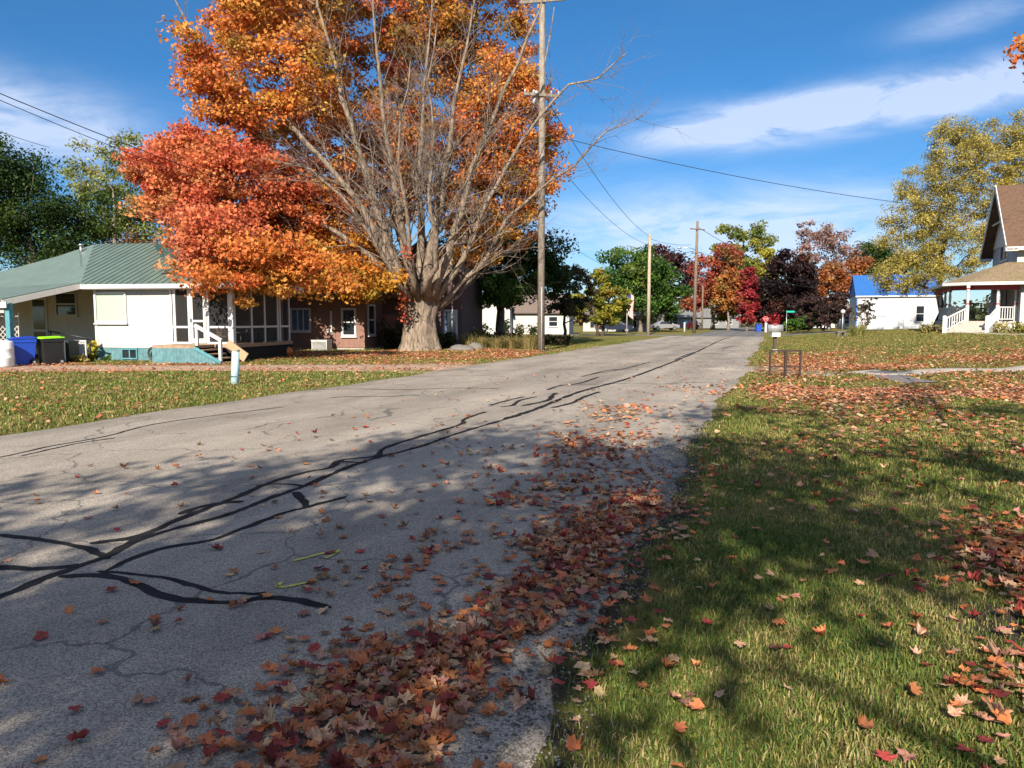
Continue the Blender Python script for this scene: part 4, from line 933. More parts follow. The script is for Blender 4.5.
# ---- bins and bits by the carport
def bin_(name, label, px, v, body, lid, w=.58, h=.95, rot=0., logo=False, tilt=0):
    p = hl(px, v); t = thing(name, label, 'bin', p, FH.rot + rot, None)
    prof = MB(); b0, b1 = w * .40, w * .5
    prof.poly([(-b0, -b0, .05), (b0, -b0, .05), (b0, b0, .05), (-b0, b0, .05)][::-1])
    lo = [(-b0, -b0, .05), (b0, -b0, .05), (b0, b0, .05), (-b0, b0, .05)]; md = [(-b1 * .97, -b1 * .97, h * .80), (b1 * .97, -b1 * .97, h * .80), (b1 * .97, b1, h * .80), (-b1 * .97, b1, h * .80)]; hi = [(-b1 * 1.03, -b1 * 1.05, h * .82), (b1 * 1.03, -b1 * 1.05, h * .82), (b1 * 1.03, b1 * 1.05, h * .82), (-b1 * 1.03, b1 * 1.05, h * .82)]; tp = [(x, y, h * .93) for x, y, _ in hi]
    for A, B in ((lo, md), (md, hi), (hi, tp)):
        for k in range(4): prof.poly([A[k], A[(k + 1) % 4], B[(k + 1) % 4], B[k]])
    prof.poly(tp); prof.build('body', body, t)
    l = MB(); l.prism([(-b1 * 1.08, -b1 * 1.15, h * .935), (b1 * 1.08, -b1 * 1.15, h * .935), (b1 * 1.08, b1 * 1.1, h * .965), (-b1 * 1.08, b1 * 1.1, h * .965)], -.035)
    l.prism([(-b1 * .8, -b1 * .8, h * .975), (b1 * .8, -b1 * .8, h * .975), (b1 * .75, b1 * .8, h * 1.0), (-b1 * .75, b1 * .8, h * 1.0)], -.025); l.build('lid', lid, t)
    m2 = MB(); m2.tube([(-b1 * .7, b1 * 1.2, h * .9), (b1 * .7, b1 * 1.2, h * .9)], .018, 6); m2.build('handle', body, t)
    for sx in (-1, 1):
        wh = MB(); wh.tube([(sx * b1 * .92, b0 * .9, .12), (sx * (b1 * .92 + .05), b0 * .9, .12)], .12, 14); wo = wh.build('wheel', BLACK, t); MB().tube([(sx * (b1 * .92 + .05), b0 * .9, .12), (sx * (b1 * .92 + .056), b0 * .9, .12)], .05, 10).build('hub', mat('grey_plastic', (.35, .35, .35), .5), wo)
    if logo:
        lg = MB(); yv = -b1 * .985
        lg.prism([(-.16, yv, h * .70), (-.02, yv, h * .70), (.03, yv, h * .73), (.0, yv, h * .76), (-.09, yv, h * .77), (-.13, yv, h * .74)], .012); lg.build('white_emblem', WHITE, t)
    return t
BLUEP = mat('blue_plastic', (.012, .06, .40), .45, .08, 3, spec=.5); NAVY = mat('dark_blue_plastic', (.008, .02, .12), .45, .08, 3, spec=.5)
BLKP = mat('black_plastic', (.016, .018, .018), .45, .1, 3, spec=.5); LIME = mat('lime_lid_plastic', (.33, .78, .02), .45, .05, 3, spec=.5)
bin_('recycling_bin', 'bright blue wheeled bin with white emblem beside the teal carport post', 23.0, -3.3, BLUEP, BLUEP, .68, 1.0, -.62, True)
bin_('wheeled_bin', 'black wheeled bin with a lime green lid', 50, -2.7, BLKP, LIME, .66, 1.0, -.45)
p = hl(68, -1.7); t = thing('storage_box', 'dark green black box between two white lattice panels', 'box', p, FH.rot)
MB().box(-.26, .26, -.25, .25, .03, .78).build('body', mat('dark_green_plastic', (.02, .035, .03), .5, .1), t); MB().box(-.28, .28, -.27, .27, .785, .84).build('lid', mat('dark_green_plastic', (.02, .035, .03)), t)
def lattice(name, label, px, v, w, h, rot=0, m=WHITE, frame=True, z0=.08, cell=.12, group=None):
    p = hl(px, v); t = thing(name, label, 'lattice', p, FH.rot + rot, group); f = MB()
    s_ = MB(); k = -h
    while k < w:
        for sg, yo in ((1, .0), (-1, .012)):
            xa, xb = k, k + h
            a0 = max(0, xa); b0 = min(w, xb)
            if b0 - a0 < .02: continue
            za, zb = a0 - xa, b0 - xa
            if sg < 0: za, zb = h - za, h - zb
            s_.bar((a0 - w / 2, yo, z0 + za), (b0 - w / 2, yo, z0 + zb), .008, .032, (0, 1, 0)) if False else s_.bar((a0 - w / 2, yo, z0 + za), (b0 - w / 2, yo, z0 + zb), .032, .008, (0, 1, 0))
        k += cell
    s_.build('slats', m, t)
    if frame:
        f.box(-w / 2 - .02, -w / 2 + .02, -.015, .03, 0, z0 + h); f.box(w / 2 - .02, w / 2 + .02, -.015, .03, 0, z0 + h); f.box(-w / 2 - .02, w / 2 + .02, -.017, .032, z0 + h, z0 + h + .04); f.build('frame', m, t)
    return t
lattice('garden_lattice', 'narrow white lattice panel between the lime lidded bin and the dark box', 61, -2.1, .28, .72, group=None)
lattice('garden_lattice', 'white lattice panel right of the dark box beside the yellow plant', 81, -1.2, .44, .72)
lattice('lattice_screen', 'tall grey white lattice screen behind the white barrel under the carport', 1, -2.4, 1.6, 1.75, 0, mat('grey_lattice', (.42, .39, .35), .8), cell=.2)
p = hl(4, -4.2); t = thing('barrel', 'white plastic barrel at the edge of the driveway by the carport', 'barrel', p, FH.rot)
MB().lathe((0, 0, 0), [(.24, 0), (.28, .05), (.29, .3), (.30, .32), (.29, .34), (.29, .6), (.30, .62), (.29, .64), (.28, .84), (.25, .88)], 24).build('body', mat('white_barrel_plastic', (.66, .68, .68), .5, .08, 3), t); MB().lathe((0, 0, .88), [(.2, 0), (.2, .02), (.19, .025)], 20).build('lid', mat('white_barrel_plastic', (.66, .68, .68)), t)
p = hl(70, -.9); t = thing('hand_rail', 'dark sloping pipe hand rail against the shaded carport wall', 'rail', p, FH.rot)
m_ = MB(); m_.tube([(-.9, 0, 1.18), (1.0, 0, .86)], .03, 8); m_.build('rail', BLKP, t)
for xx, zz in ((-.8, 1.16), (.9, .88)): MB().tube([(xx, 0, -.05), (xx, 0, zz)], .022, 8).build('post', BLKP, t)
def leafy_plant(name, label, p, h, w, pal, n=260, seed=1, size=.11, cat='plant', stems=7):
    rng = random.Random(seed); nr = np.random.default_rng(seed); t = thing(name, label, cat, p, 0); m_ = MB(); cl = []
    for k in range(stems):
        a = rng.uniform(0, 6.28); r = rng.uniform(.2, 1) * w / 2; e = Vector((math.cos(a) * r, math.sin(a) * r, h * rng.uniform(.55, 1))); q = curve_pts((math.cos(a) * r * .2, math.sin(a) * r * .2, -.02), e, rng, 3, .1); m_.tube(q, [.012, .01, .008, .005], 4, cap=False)
        cl += [q[1], q[2], q[3]]
    m_.build('stems', BARK_DARK, t); V, C = leaf_cloud([tuple(c) for c in cl], w * .26, max(2, n // len(cl)), size, pal, nr, 1.0); npmesh('leaves', V, 4, LEAF, C, t); return t
leafy_plant('yellow_plant', 'yellow leaved plant at the corner of the white wall', hl(92.5, -.45), .75, .34, [(.50, .42, .05, 3), (.3, .32, .05, 1)], 150, 3, .13)
leafy_plant('faded_plant', 'low yellowing plant in front of the right lattice panel', hl(78, -1.7), .24, .7, [(.40, .28, .06, 2), (.2, .2, .05, 2)], 160, 4, .12)
leafy_plant('green_weed', 'small green weed against the teal skirting', hl(107, -.5), .22, .35, MDG, 70, 5, .09)

# pumpkins on the ground by the porch
def pumpkin(label, p, r, col, seed):
    t = thing('pumpkin', label, 'pumpkin', p, seed); prof = [(r * math.sin(a) * (1 if a > .4 else .9) + .004, r * .8 * (1 - math.cos(a)) ) for a in [k * math.pi / 10 for k in range(11)]]
    MB().lathe((0, 0, -.01), prof, 36, lobes=10, lob=.12).build('body', mat('pumpkin_' + str(seed), col, .5, .12, 8, spec=.4), t)
    MB().tube([(0, 0, r * 1.5), (.01, 0, r * 1.75), (.04, 0, r * 1.95)], [.03, .02, .022], 7).build('stem', mat('pumpkin_stem', (.14, .13, .05), .8), t)
q = G(252, 359.5); pumpkin('round yellow pumpkin on the ground at the foot of the stair board', q, .19, (.70, .36, .03), 1)
q = G(286.5, 356.5); pumpkin('large deep orange pumpkin on the ground at the far porch corner', q, .29, (.50, .13, .02), 2)
p = hl(250, .6); t = thing('garden_ornament', 'small dark figure shaped garden ornament under the porch edge', 'ornament', G(248, 357), FH.rot)
MB().lathe((0, 0, 0), [(.10, 0), (.12, .06), (.07, .22), (.05, .3)], 14).build('body', BLKP, t); MB().lathe((0, 0, .30), [(.03, 0), (.08, .05), (.085, .1), (.05, .16), (.01, .18)], 14).build('head', mat('grey_stone', (.15, .14, .125), .9), t)

# ---- brown house behind the maple
BROWN = mat('brown_board_siding', (.24, .135, .105), .8, .12, 2.5, .15, 20, wave=(0, .30, .9, .02)); BROWN2 = mat('shade_toned_brown_siding', (.13, .085, .085), .8, .15, 2.5, .15, 20, wave=(0, .30, .9, .02))  # BROWN2: the maple's shade put into a darker copy of the brown
FB = Face(365, 40.0, 9.0); B = thing('brown_house', 'brown board sided house with white framed windows behind the maple', 'house', FB.loc, FB.rot); u, z = FB.u, FB.z
MB().box(-7.5, 0, 0, 7.5, .12, 3.1).build('wall', BROWN, B); MB().box(-7.45, -.05, .05, 7.4, -.3, .115).build('foundation', mat('pale_block', (.5, .47, .42), .9, .15, 5), B)
def gable(x0, x1, y0, y1, z0, rise, axis_, parent, m, ov=.4, name='roof', wall_m=None):
    r_ = MB()
    if axis_ == 0:      # ridge along x
        ym = (y0 + y1) / 2; k = rise / (ym - y0)
        r_.prism([(x0 - ov, y0 - ov, z0 - ov * k), (x1 + ov, y0 - ov, z0 - ov * k), (x1 + ov, ym, z0 + rise), (x0 - ov, ym, z0 + rise)], .12)
        r_.prism([(x1 + ov, y1 + ov, z0 - ov * k), (x0 - ov, y1 + ov, z0 - ov * k), (x0 - ov, ym, z0 + rise - .002), (x1 + ov, ym, z0 + rise - .002)], .12)
        gs = [[(xx, y0, z0 - .02), (xx, y1, z0 - .02), (xx, ym, z0 + rise - .13)] for xx in (x0 + .002, x1 - .002)]
    else:
        xm = (x0 + x1) / 2; k = rise / (xm - x0)
        r_.prism([(x0 - ov, y1 + ov, z0 - ov * k), (x0 - ov, y0 - ov, z0 - ov * k), (xm, y0 - ov, z0 + rise), (xm, y1 + ov, z0 + rise)], .12)
        r_.prism([(x1 + ov, y0 - ov, z0 - ov * k), (x1 + ov, y1 + ov, z0 - ov * k), (xm, y1 + ov, z0 + rise - .002), (xm, y0 - ov, z0 + rise - .002)], .12)
        gs = [[(x0, yy_, z0 - .02), (x1, yy_, z0 - .02), (xm, yy_, z0 + rise - .13)] for yy_ in (y0 + .002, y1 - .002)]
    o = r_.build(name, m, parent)
    if wall_m:
        for tri in gs: MB().prism(tri, .05).build('gable_wall', wall_m, parent)
    return o
SHG = mat('grey_brown_shingles', (.16, .12, .10), .9, .25, 8, .4, 40)
gable(-7.5, 0, 0, 7.5, 3.1, 1.9, 0, B, SHG, wall_m=BROWN)
window(B, u(293), u(310), z(301, 330), z(301, 310), 0, .10, GLASSB, (3, 1)); window(B, u(344), u(355), z(349, 334.5), z(349, 310), 0, .11, GLASS, (1, 2))
MB().box(u(331), u(333), -.05, 0, z(332, 335), z(332, 311)).build('downpipe', WHITE, B)
MB().box(u(328), u(330), -.16, -.0, z(329, 333), z(329, 329)).build('meter_box', mat('grey_plastic', (.35, .35, .35)), B)
window(B, .55, 1.5, .85, 2.35, 0, .10, GLASS, (1, 2), axis_=1, out=1)
MB().box(.003, 3.4, 3.0, 7.4, .1, 2.9).build('side_wing', BROWN2, B)
MB().prism([(-.05, 2.6, 3.0), (3.8, 2.6, 2.85), (3.8, 7.8, 2.85), (-.05, 7.8, 3.0)], .12).build('wing_roof', SHG, B)
MB().box(u(384, 2.98), u(396, 2.98), 2.96, 2.999, .9, 1.9).build('wood_panel', mat('reddish_panel', (.30, .15, .13), .8, .2), B)
acl = FB.loc + Matrix.Rotation(FB.rot, 3, 'Z') @ Vector((u(322, -.8), -.8, 0)); ac = thing('cooling_unit', 'squat grey air conditioning unit against the brown wall', 'air conditioner', acl, FB.rot)
MB().box(-.42, .42, -.35, .35, .0, .50).build('body', mat('light_grey_metal', (.52, .52, .50), .5, .06), ac); MB().box(-.44, .44, -.37, .37, .503, .56).build('lid', WHITE, ac)
m_ = MB()
for k in range(7): m_.box(-.38, .38, -.362, -.352, .06 + k * .06, .085 + k * .06)
m_.build('grille', BLKP, ac)
FW = Face(462, 43, 9.0); D = thing('dark_house', 'dark two storey house corner with one white framed window right of the maple trunk', 'house', FW.loc, FW.rot)
MB().box(-4.6, 0, 0, 6, -.2, 4.4).build('wall', BROWN2, D); gable(-4.6, 0, 0, 6, 4.4, 1.8, 1, D, SHG, .25, wall_m=BROWN2)
window(D, FW.u(445), FW.u(456), FW.z(450, 336.5), FW.z(450, 311.5), 0, .10, GLASSB, (3, 1), mat('blue_white_trim', (.70, .72, .80), .6, .05))
# ---- white house farther back
FC = Face(569, 84, 8.0); Cc = thing('white_house', 'low white house with grey roof behind the dark green tree', 'house', FC.loc, FC.rot); u, z = FC.u, FC.z
xg0, xg1 = u(484), u(512)
MB().box(u(450), 0, 0, 8, -.3, 2.6).build('wall', SIDING, Cc); gable(u(450), 0, 0, 8, 2.6, 2.0, 0, Cc, SHG, .4, wall_m=SIDING)
MB().box(xg0, xg1, -1.6, -.003, -.2, 3.0).build('front_wing', SIDING, Cc); gable(xg0, xg1, -1.6, 3, 3.0, .85, 1, Cc, SHG, .25, name='wing_roof', wall_m=SIDING)
window(Cc, u(471), u(478), z(475, 326), z(475, 318), 0, .06, GLASS, (2, 1)); window(Cc, u(549), u(557), z(553, 326), z(553, 317), 0, .06, GLASS, (1, 2)); window(Cc, u(500, -1.6), u(503.5, -1.6), .9, 1.9, -1.6, .06, GLASS)
FD = Face(650, 105, 5.0); Dd = thing('white_garage', 'long low white building beyond the yellow green tree', 'garage', FD.loc, FD.rot)
MB().box(FD.u(583), 0, 0, 7, -.2, 1.9).build('wall', SIDING, Dd); gable(FD.u(583), 0, 0, 7, 1.9, .9, 0, Dd, SHG, .3, wall_m=SIDING)
for a in (590, 612, 632): window(Dd, FD.u(a), FD.u(a + 8), .5, 1.5, 0, .05, GLASS, (2, 1))
FE = Face(738, 150, 0); Ee = thing('grey_house', 'small grey house with dark windows under the red trees at the road end', 'house', FE.loc, FE.rot)
MB().box(FE.u(664), 0, 0, 7, -.2, 2.3).build('wall', mat('grey_siding', (.20, .205, .21), .7, .08, 2, wave=(2, .14, .5, .015)), Ee); gable(FE.u(664), 0, 0, 7, 2.3, 1.6, 0, Ee, mat('grey_shingles', (.15, .15, .15), .9, .2, 8), .4, wall_m=mat('grey_siding', (.2, .2, .2)))
for a in (672, 690, 712, 726): window(Ee, FE.u(a), FE.u(a + 5), .8, 1.9, 0, .08, GLASS, (1, 2))

# ---- porch house at the right
PROT = R(-4.5); HX, HY = 13.75, 55.0; gz = hz(HX, HY - 3)
PH = thing('porch_house', 'white house with steep brown shingled gable roof and wrap around porch', 'house', (HX, HY, gz), PROT)
def wl(x, y):
    q = Matrix.Rotation(-PROT, 3, 'Z') @ Vector((x - HX, y - HY, 0)); return q.x, q.y
SHB = mat('brown_shingles', (.115, .066, .042), .9, .3, 7, .5, 35, stain=((.06, .045, .028), 1.6, .54)); SHT = mat('tan_porch_shingles', (.19, .14, .085), .9, .3, 7, .5, 35, stain=((.13, .11, .04), 2, .52))
REDT = mat('dark_red_trim', (.26, .03, .035), .6, .1)
wz = 5.85
MB().box(.35, 13, .0, 8.6, 0, wz).build('wall', SIDING, PH)
# main steep gable, ridge along x, gable end faces the road
rp = MB(); ym = 4.3; rise = 3.95; ovy = .55; kk = rise / (ym + 0.0)
rp.prism([(-.35, -ovy, wz - ovy * kk), (13.4, -ovy, wz - ovy * kk), (13.4, ym, wz + rise), (-.35, ym, wz + rise)], .16)
rp.prism([(13.4, 8.6 + ovy, wz - ovy * kk), (-.35, 8.6 + ovy, wz - ovy * kk), (-.35, ym, wz + rise - .003), (13.4, ym, wz + rise - .003)], .16); rp.build('roof', SHB, PH)
g2 = MB(); g2.prism([(.36, 0, wz - .02), (.36, ym, wz + rise - .18), (.36, 8.6, wz - .02)], -.06); g2.build('gable_wall', WHITE, PH)
bb = MB()
for sgn, y0, y1 in ((1, -ovy, ym), (-1, 8.6 + ovy, ym)): bb.bar((-.375, y0, wz - ovy * kk - .06), (-.375, y1, wz + rise - .08), .05, .34, (0, 0, 1))
bb.box(-.38, .3, -ovy - .05, -.003, wz - ovy * kk - .28, wz - ovy * kk - .10); bb.box(-.38, .3, 8.61, 8.6 + ovy + .05, wz - ovy * kk - .28, wz - ovy * kk - .10); bb.build('barge_board', WHITE, PH)
fb = MB(); fb.box(-.33, 13.4, -ovy - .05, -ovy, wz - ovy * kk - .24, wz - ovy * kk - .02); fb.box(-.3, 13.4, -ovy, -.003, wz - ovy * kk - .26, wz - ovy * kk - .235); fb.build('eave_fascia', WHITE, PH)
MB().prism([(-.1, 2.3, wz + 1.45), (-.1, 6.3, wz + 1.45), (.34, 6.3, wz + 1.7), (.34, 2.3, wz + 1.7)], .10).build('pent_board', WHITE, PH)
for y0 in (3.0, 4.5): window(PH, y0, y0 + 1.05, 4.85, 6.75, .355, .12, GLASS, (1, 2), axis_=1, out=-1)
# porch
dz = .74; pz = 3.05
dk = [(-3.2, -1.75), (-1.15, -1.75), (0.2, -1.6), (.2, 0), (.34, 0), (.34, 8.2), (-3.2, 8.2)]
MB().prism([(x, y, dz) for x, y in dk], .16).build('porch_deck', mat('grey_deck_boards', (.38, .34, .29), .85, .2, 5, wave=(0, .14, .5, .01)), PH)
MB().prism([(x * .98 - .02, y * .97, dz - .165) for x, y in dk], .9).build('porch_skirting', mat('grey_white_lattice_skirt', (.55, .53, .50), .8, .15), PH)
rf = [(-3.7, -2.15), (-2.7, -2.75), (6.5, -2.15), (6.5, -.003), (-.0, -.003), (-.0, 8.6), (-3.7, 8.6)]
ze = 3.12; zt = 4.42
pr_ = MB()
pr_.prism([(-2.5, -2.45, ze), (9, -2.30, ze), (9, .02, zt), (-.2, .02, zt)], .10); pr_.prism([(-3.75, -1.45, ze), (-2.5, -2.45, ze), (-.2, .02, zt)], .10); pr_.prism([(-3.75, 8.8, ze), (-3.75, -1.45, ze), (-.2, .02, zt - .002), (.36, .5, zt - .002), (.36, 8.8, zt - .002)], .10); pr_.build('porch_roof', SHT, PH)
pf = MB(); ring = [(-3.78, 8.8), (-3.78, -1.47), (-2.51, -2.49), (9, -2.34)]
for a, b in zip(ring[:-1], ring[1:]): pf.bar((*a, ze - .10), (*b, ze - .10), .05, .18)
pf.build('porch_fascia', WHITE, PH)
fr = MB(); ring2 = [(-3.25, 8.3), (-3.25, -1.25), (-2.2, -1.98), (.25, -1.88)]
for a, b in zip(ring2[:-1], ring2[1:]): fr.bar((*a, ze - .34), (*b, ze - .34), .12, .26)
fr.build('porch_frieze', REDT, PH)
ceil = MB(); ceil.prism([(-3.6, 8.5, ze - .10), (-3.6, -1.4, ze - .10), (-2.4, -2.3, ze - .10), (.3, -2.2, ze - .10), (.34, 8.5, ze - .10)], .03); ceil.build('porch_ceiling', BEIGE, PH)
pA = wl(*W((965 - 512) / F * 46, 46)[:2]); pB = wl(*W((995 - 512) / F * 46, 46)[:2]); pC = wl(*W((1013 - 512) / F * 46.4, 46.4)[:2])
posts = [pA, pB, pC, (-3.05, 1.2), (-3.05, 3.8), (-3.05, 6.4)]
for (x, y) in posts:
    o = MB(); o.box(x - .085, x + .085, y - .085, y + .085, dz, dz + .95); o.lathe((x, y, dz), [(.085, .95), (.10, 1.0), (.06, 1.06), (.075, 1.3), (.085, 1.55), (.06, 1.85), (.10, 1.9)], 12); o.box(x - .085, x + .085, y - .085, y + .085, dz + 1.9, ze - .2)
    po = o.build('porch_post', WHITE, PH); MB().box(x - .092, x + .092, y - .092, y + .092, dz + 1.0, dz + 1.09).box(x - .092, x + .092, y - .092, y + .092, dz + 1.92, dz + 2.02).build('red_band', REDT, po)
def rail(a, b, za, zb, hh=.80, n=8):
    o = MB(); a = Vector((*a, 0)); b = Vector((*b, 0))
    o.bar((a.x, a.y, za + hh), (b.x, b.y, zb + hh), .09, .07); o.bar((a.x, a.y, za + .12), (b.x, b.y, zb + .12), .06, .06)
    ro = o.build('porch_railing', WHITE, PH)
    for k in range(1, n):
        q = a.lerp(b, k / n); zz = za + (zb - za) * k / n; MB().box(q.x - .022, q.x + .022, q.y - .022, q.y + .022, zz + .12, zz + hh).build('baluster', WHITE, ro)
nA = wl(*W((943 - 512) / F * 44.6, 44.6)[:2]); nB = wl(*W((985.5 - 512) / F * 44.2, 44.2)[:2])
for q in (nA, nB): MB().box(q[0] - .1, q[0] + .1, q[1] - .1, q[1] + .1, -.1, .98).lathe((q[0], q[1], .98), [(.12, 0), (.12, .04), (.05, .09)], 8).build('newel_post', WHITE, PH)
rail(nA, pA, .05, dz, .8, 9); rail(nB, pB, .05, dz, .8, 9); rail(pB, pC, dz, dz, .85, 7)
rail(pA, (-3.05, 1.2), dz, dz, .85, 12); rail((-3.05, 1.2), (-3.05, 3.8), dz, dz, .85, 12); rail((-3.05, 3.8), (-3.05, 6.4), dz, dz, .85, 12)
st = MB(); vA, vB, vNA, vNB = [Vector((*q, 0)) for q in (pA, pB, nA, nB)]
for k in range(4):
    f0, f1 = k / 4, (k + 1) / 4; zz = dz - .18 * k - .004; q = [vA.lerp(vNA, f0), vB.lerp(vNB, f0), vB.lerp(vNB, f1 + .03), vA.lerp(vNA, f1 + .03)]
    st.prism([(w_.x, w_.y, zz) for w_ in q][::-1], .18 + (.5 if k < 3 else .2))
st.build('porch_steps', mat('grey_deck_boards', (.38, .34, .29)), PH)
# front room right of the porch, with a window
MB().box(pC[0] + .1, 13, -1.75, -.003, 0, ze - .1).build('front_room', SIDING, PH)
window(PH, pC[0] + .95, pC[0] + 1.75, 1.15, 2.6, -1.75, .12, GLASS, (1, 2))
MB().box(.30, .349, 2.6, 3.5, dz + .02, dz + 2.05).build('door', mat('dark_door', (.05, .045, .05), .5), PH)
window(PH, 4.5, 5.4, 1.5, 2.7, .35, .1, GLASS, (1, 2), axis_=1, out=-1)
# rocking chairs on the porch
def rocker(label, x, y, rot, m, group=None):
    w_ = Vector((HX, HY, gz + dz)) + Matrix.Rotation(PROT, 3, 'Z') @ Vector((x, y, 0)); t = thing('rocking_chair', label, 'rocking chair', w_, rot, group)
    MB().box(-.26, .26, -.25, .25, .40, .44).build('seat', m, t)
    o = MB(); o.bar((-.24, .46, 1.13), (.24, .46, 1.13), .04, .10); o.bar((-.24, .26, .52), (.24, .26, .52), .03, .06)
    for k in range(6): o.bar((-.225 + k * .09, .25, .45), (-.225 + k * .09, .455, 1.12), .035, .02, (0, -1, .3))
    o.build('backrest', m, t)
    for sx in (-1, 1):
        MB().tube([(sx * .25, -.45, .07), (sx * .25, -.2, .02), (sx * .25, .2, .02), (sx * .25, .55, .09)], .022, 6).build('rocker', m, t)
        MB().box(sx * .25 - .04, sx * .25 + .04, -.27, .3, .63, .66).build('armrest', m, t)
        for y0 in (-.22, .22): MB().tube([(sx * .25, y0, .03), (sx * .25, y0, .64)], .022, 6).build('leg', m, t)
rocker('white rocking chair with tall back by the porch wall', -.55, .9, .5, WHITE); rocker('dark rocking chair on the porch behind the stair railing', -1.9, 1.2, -.5, mat('dark_chair_wood', (.05, .04, .035), .7))
for k, (px_, w_) in enumerate(((1000, 1.0), (1012, 1.1), (1022, 1.1), (940, .8), (926, .9))):
    q = P(px_, 330, 45.2 if k < 3 else 47.5); q.z = hz(q.x, q.y); leafy_plant('flower_bed_plant', ['yellowing low plant at the right foot of the porch steps', 'low dried plant under the porch window edge', 'leafy low plant under the porch window', 'pale yellow plant left of the porch steps', 'low yellow plant between the porch and the blue roofed building'][k], q, .55, w_, [(.36, .30, .06, 2), (.18, .2, .05, 2), (.3, .18, .07, 1)], 180, 40 + k, .13)

# ---- white building with blue roof
GX, GY = 9.0, 97.3; gg = hz(GX + 3, GY); GA = thing('blue_roofed_building', 'white sided building with bright blue metal roof', 'building', (GX, GY, gg))
BLUE = mat('blue_metal_roof', (.025, .12, .36), .4, .06, 1.5, .04, 20, spec=.5, wave=(0, .32, .8, .03))
PW = mat('white_panel_wall', (.50, .505, .51), .5, .04, 2, .05, 20, wave=(0, .5, .25, .01))
def gx(px): 
    k = (px - 512) / F; return GY * (k * CY - SY) / (CY + k * SY) - GX
GL = gx(939)
MB().box(0, GL, 0, 9.5, -.5, 4.0).build('wall', PW, GA)
gable(0, GL, 0, 9.5, 4.0, 2.6, 0, GA, BLUE, .18, wall_m=mat('blue_gable', (.10, .22, .50), .5, .05))
MB().box(-.05, .06, -.06, .0, -.2, 3.95).build('blue_corner_trim', mat('blue_trim', (.05, .2, .55), .5, .05), GA)
MB().box(-.2, GL + .2, -.24, -.19, 3.78, 3.94).build('eave_trim', WHITE, GA)
window(GA, gx(871.5), gx(876.5), 1.7, 2.75, 0, .06, mat('grey_blue_blind', (.45, .50, .56), .3, .05), (1, 2)); window(GA, gx(879.5), gx(884.5), 1.7, 2.75, 0, .06, mat('grey_blue_blind', (.45, .50, .56)), (1, 2))
window(GA, gx(914.5), gx(922), .95, 2.7, 0, .07, GLASS, (1, 2))
m_ = MB()
for xx in (gx(897), gx(902)): m_.tube([(xx, -.06, -.1), (xx, -.06, 1.1)], .03, 6)
m_.build('wall_pipe', mat('grey_plastic', (.35, .35, .35)), GA)
WG = thing('small_white_shed', 'small white shed with dark windows behind the purple shrub', 'shed', (8.0, 108, hz(8, 108)), 0)
MB().box(0, 3.6, 0, 4, -.2, 2.3).build('wall', SIDING, WG); gable(0, 3.6, 0, 4, 2.3, .9, 0, WG, SHG, .2, wall_m=SIDING)
window(WG, .6, 1.1, .7, 1.7, 0, .07, GLASS, (1, 2)); window(WG, 1.7, 2.4, .2, 1.8, 0, .07, GLASS, (1, 1))
# ------------------------------------------------------------------ street furniture
POLE = bark_mat('weathered_pole_wood', (.30, .26, .215), (.17, .14, .11)); POLED = bark_mat('dark_pole_wood', (.22, .165, .13), (.12, .09, .07))
GALV = mat('galvanised_metal', (.5, .5, .5), .4, .1, metal=.8); INS = mat('grey_ceramic', (.45, .47, .5), .3, .1); WIREM = mat('black_cable', (.02, .02, .022), .6, .1)
def pole(label, px, Z, ytop, r0, r1, m, arms=(), lean=0.0, extra=None):
    b = base(px, Z); t = thing('utility_pole', label, 'utility pole', b, R(YAW)); s = Z / F; H_ = EYE - (ytop - HOR) * s - b.z
    MB().tube([(0, 0, -.3), (lean * H_ * .5, 0, H_ * .5), (lean * H_, 0, H_)], [r0, (r0 + r1) / 2, r1], 14).build('pole', m, t)
    for (py, half, tilt, ang) in arms:
        zz = EYE - (py - HOR) * s - b.z; c = math.cos(ang); sn = math.sin(ang); x0 = lean * zz
        a = MB(); a.bar((x0 - half * c, -.16 - half * sn, zz - tilt), (x0 + half * c, -.16 + half * sn, zz + tilt), .10, .13); ao = a.build('crossarm', m, t)
        for f in (-.92, -.45, .5, .92): MB().lathe((x0 + half * c * f, -.16 + half * sn * f, zz + tilt * f + .065), [(.02, 0), (.05, .03), (.04, .08), (.055, .1), (.03, .16)], 8).build('insulator', INS, ao)
    return t, b, H_
p1, b1, H1 = pole('tall weathered wooden utility pole beside the big maple', 541, 38, 9, .19, .135, POLE, ((15.5, 1.15, .22, .3), (103, .95, .02, .3)))
tr = MB(); tr.lathe((-.33, -.05, H1 - 5.2), [(.12, 0), (.15, .03), (.15, .6), (.12, .65), (.04, .67)], 16); tr.build('transformer', mat('transformer_grey', (.45, .46, .46), .5, .1), p1)
cn = MB(); cn.tube([(.02, -.22, 0), (.02, -.21, 3.2)], .03, 6); cn.build('conduit', mat('grey_plastic', (.35, .35, .35)), p1)
p2, b2_, H2 = pole('pale slim wooden utility pole beside the rounded green tree', 648, 81, 236, .20, .15, bark_mat('pale_pole_wood', (.46, .38, .28), (.30, .24, .17)))
MB().lathe((0, 0, H2), [(.16, 0), (.16, .05), (.03, .08)], 10).build('pole_cap', GALV, p2)
p3, b3, H3 = pole('tall dark utility pole with a crossarm in front of the red tree', 693.5, 92, 223, .22, .15, POLED, ((231, 1.15, 0, .5), (254, .75, .06, .4)), lean=.012)
lm = MB(); lm.tube([(0, -.1, H3 - 3.4), (-.8, -.2, H3 - 3.2), (-1.9, -.3, H3 - 3.15)], .04, 8); lo = lm.build('lamp_arm', GALV, p3); MB().lathe((-2.05, -.3, H3 - 3.25), [(.05, .1), (.16, .08), (.18, 0), (.12, -.08)], 10, sx=1.6).build('lamp_head', GALV, lo)
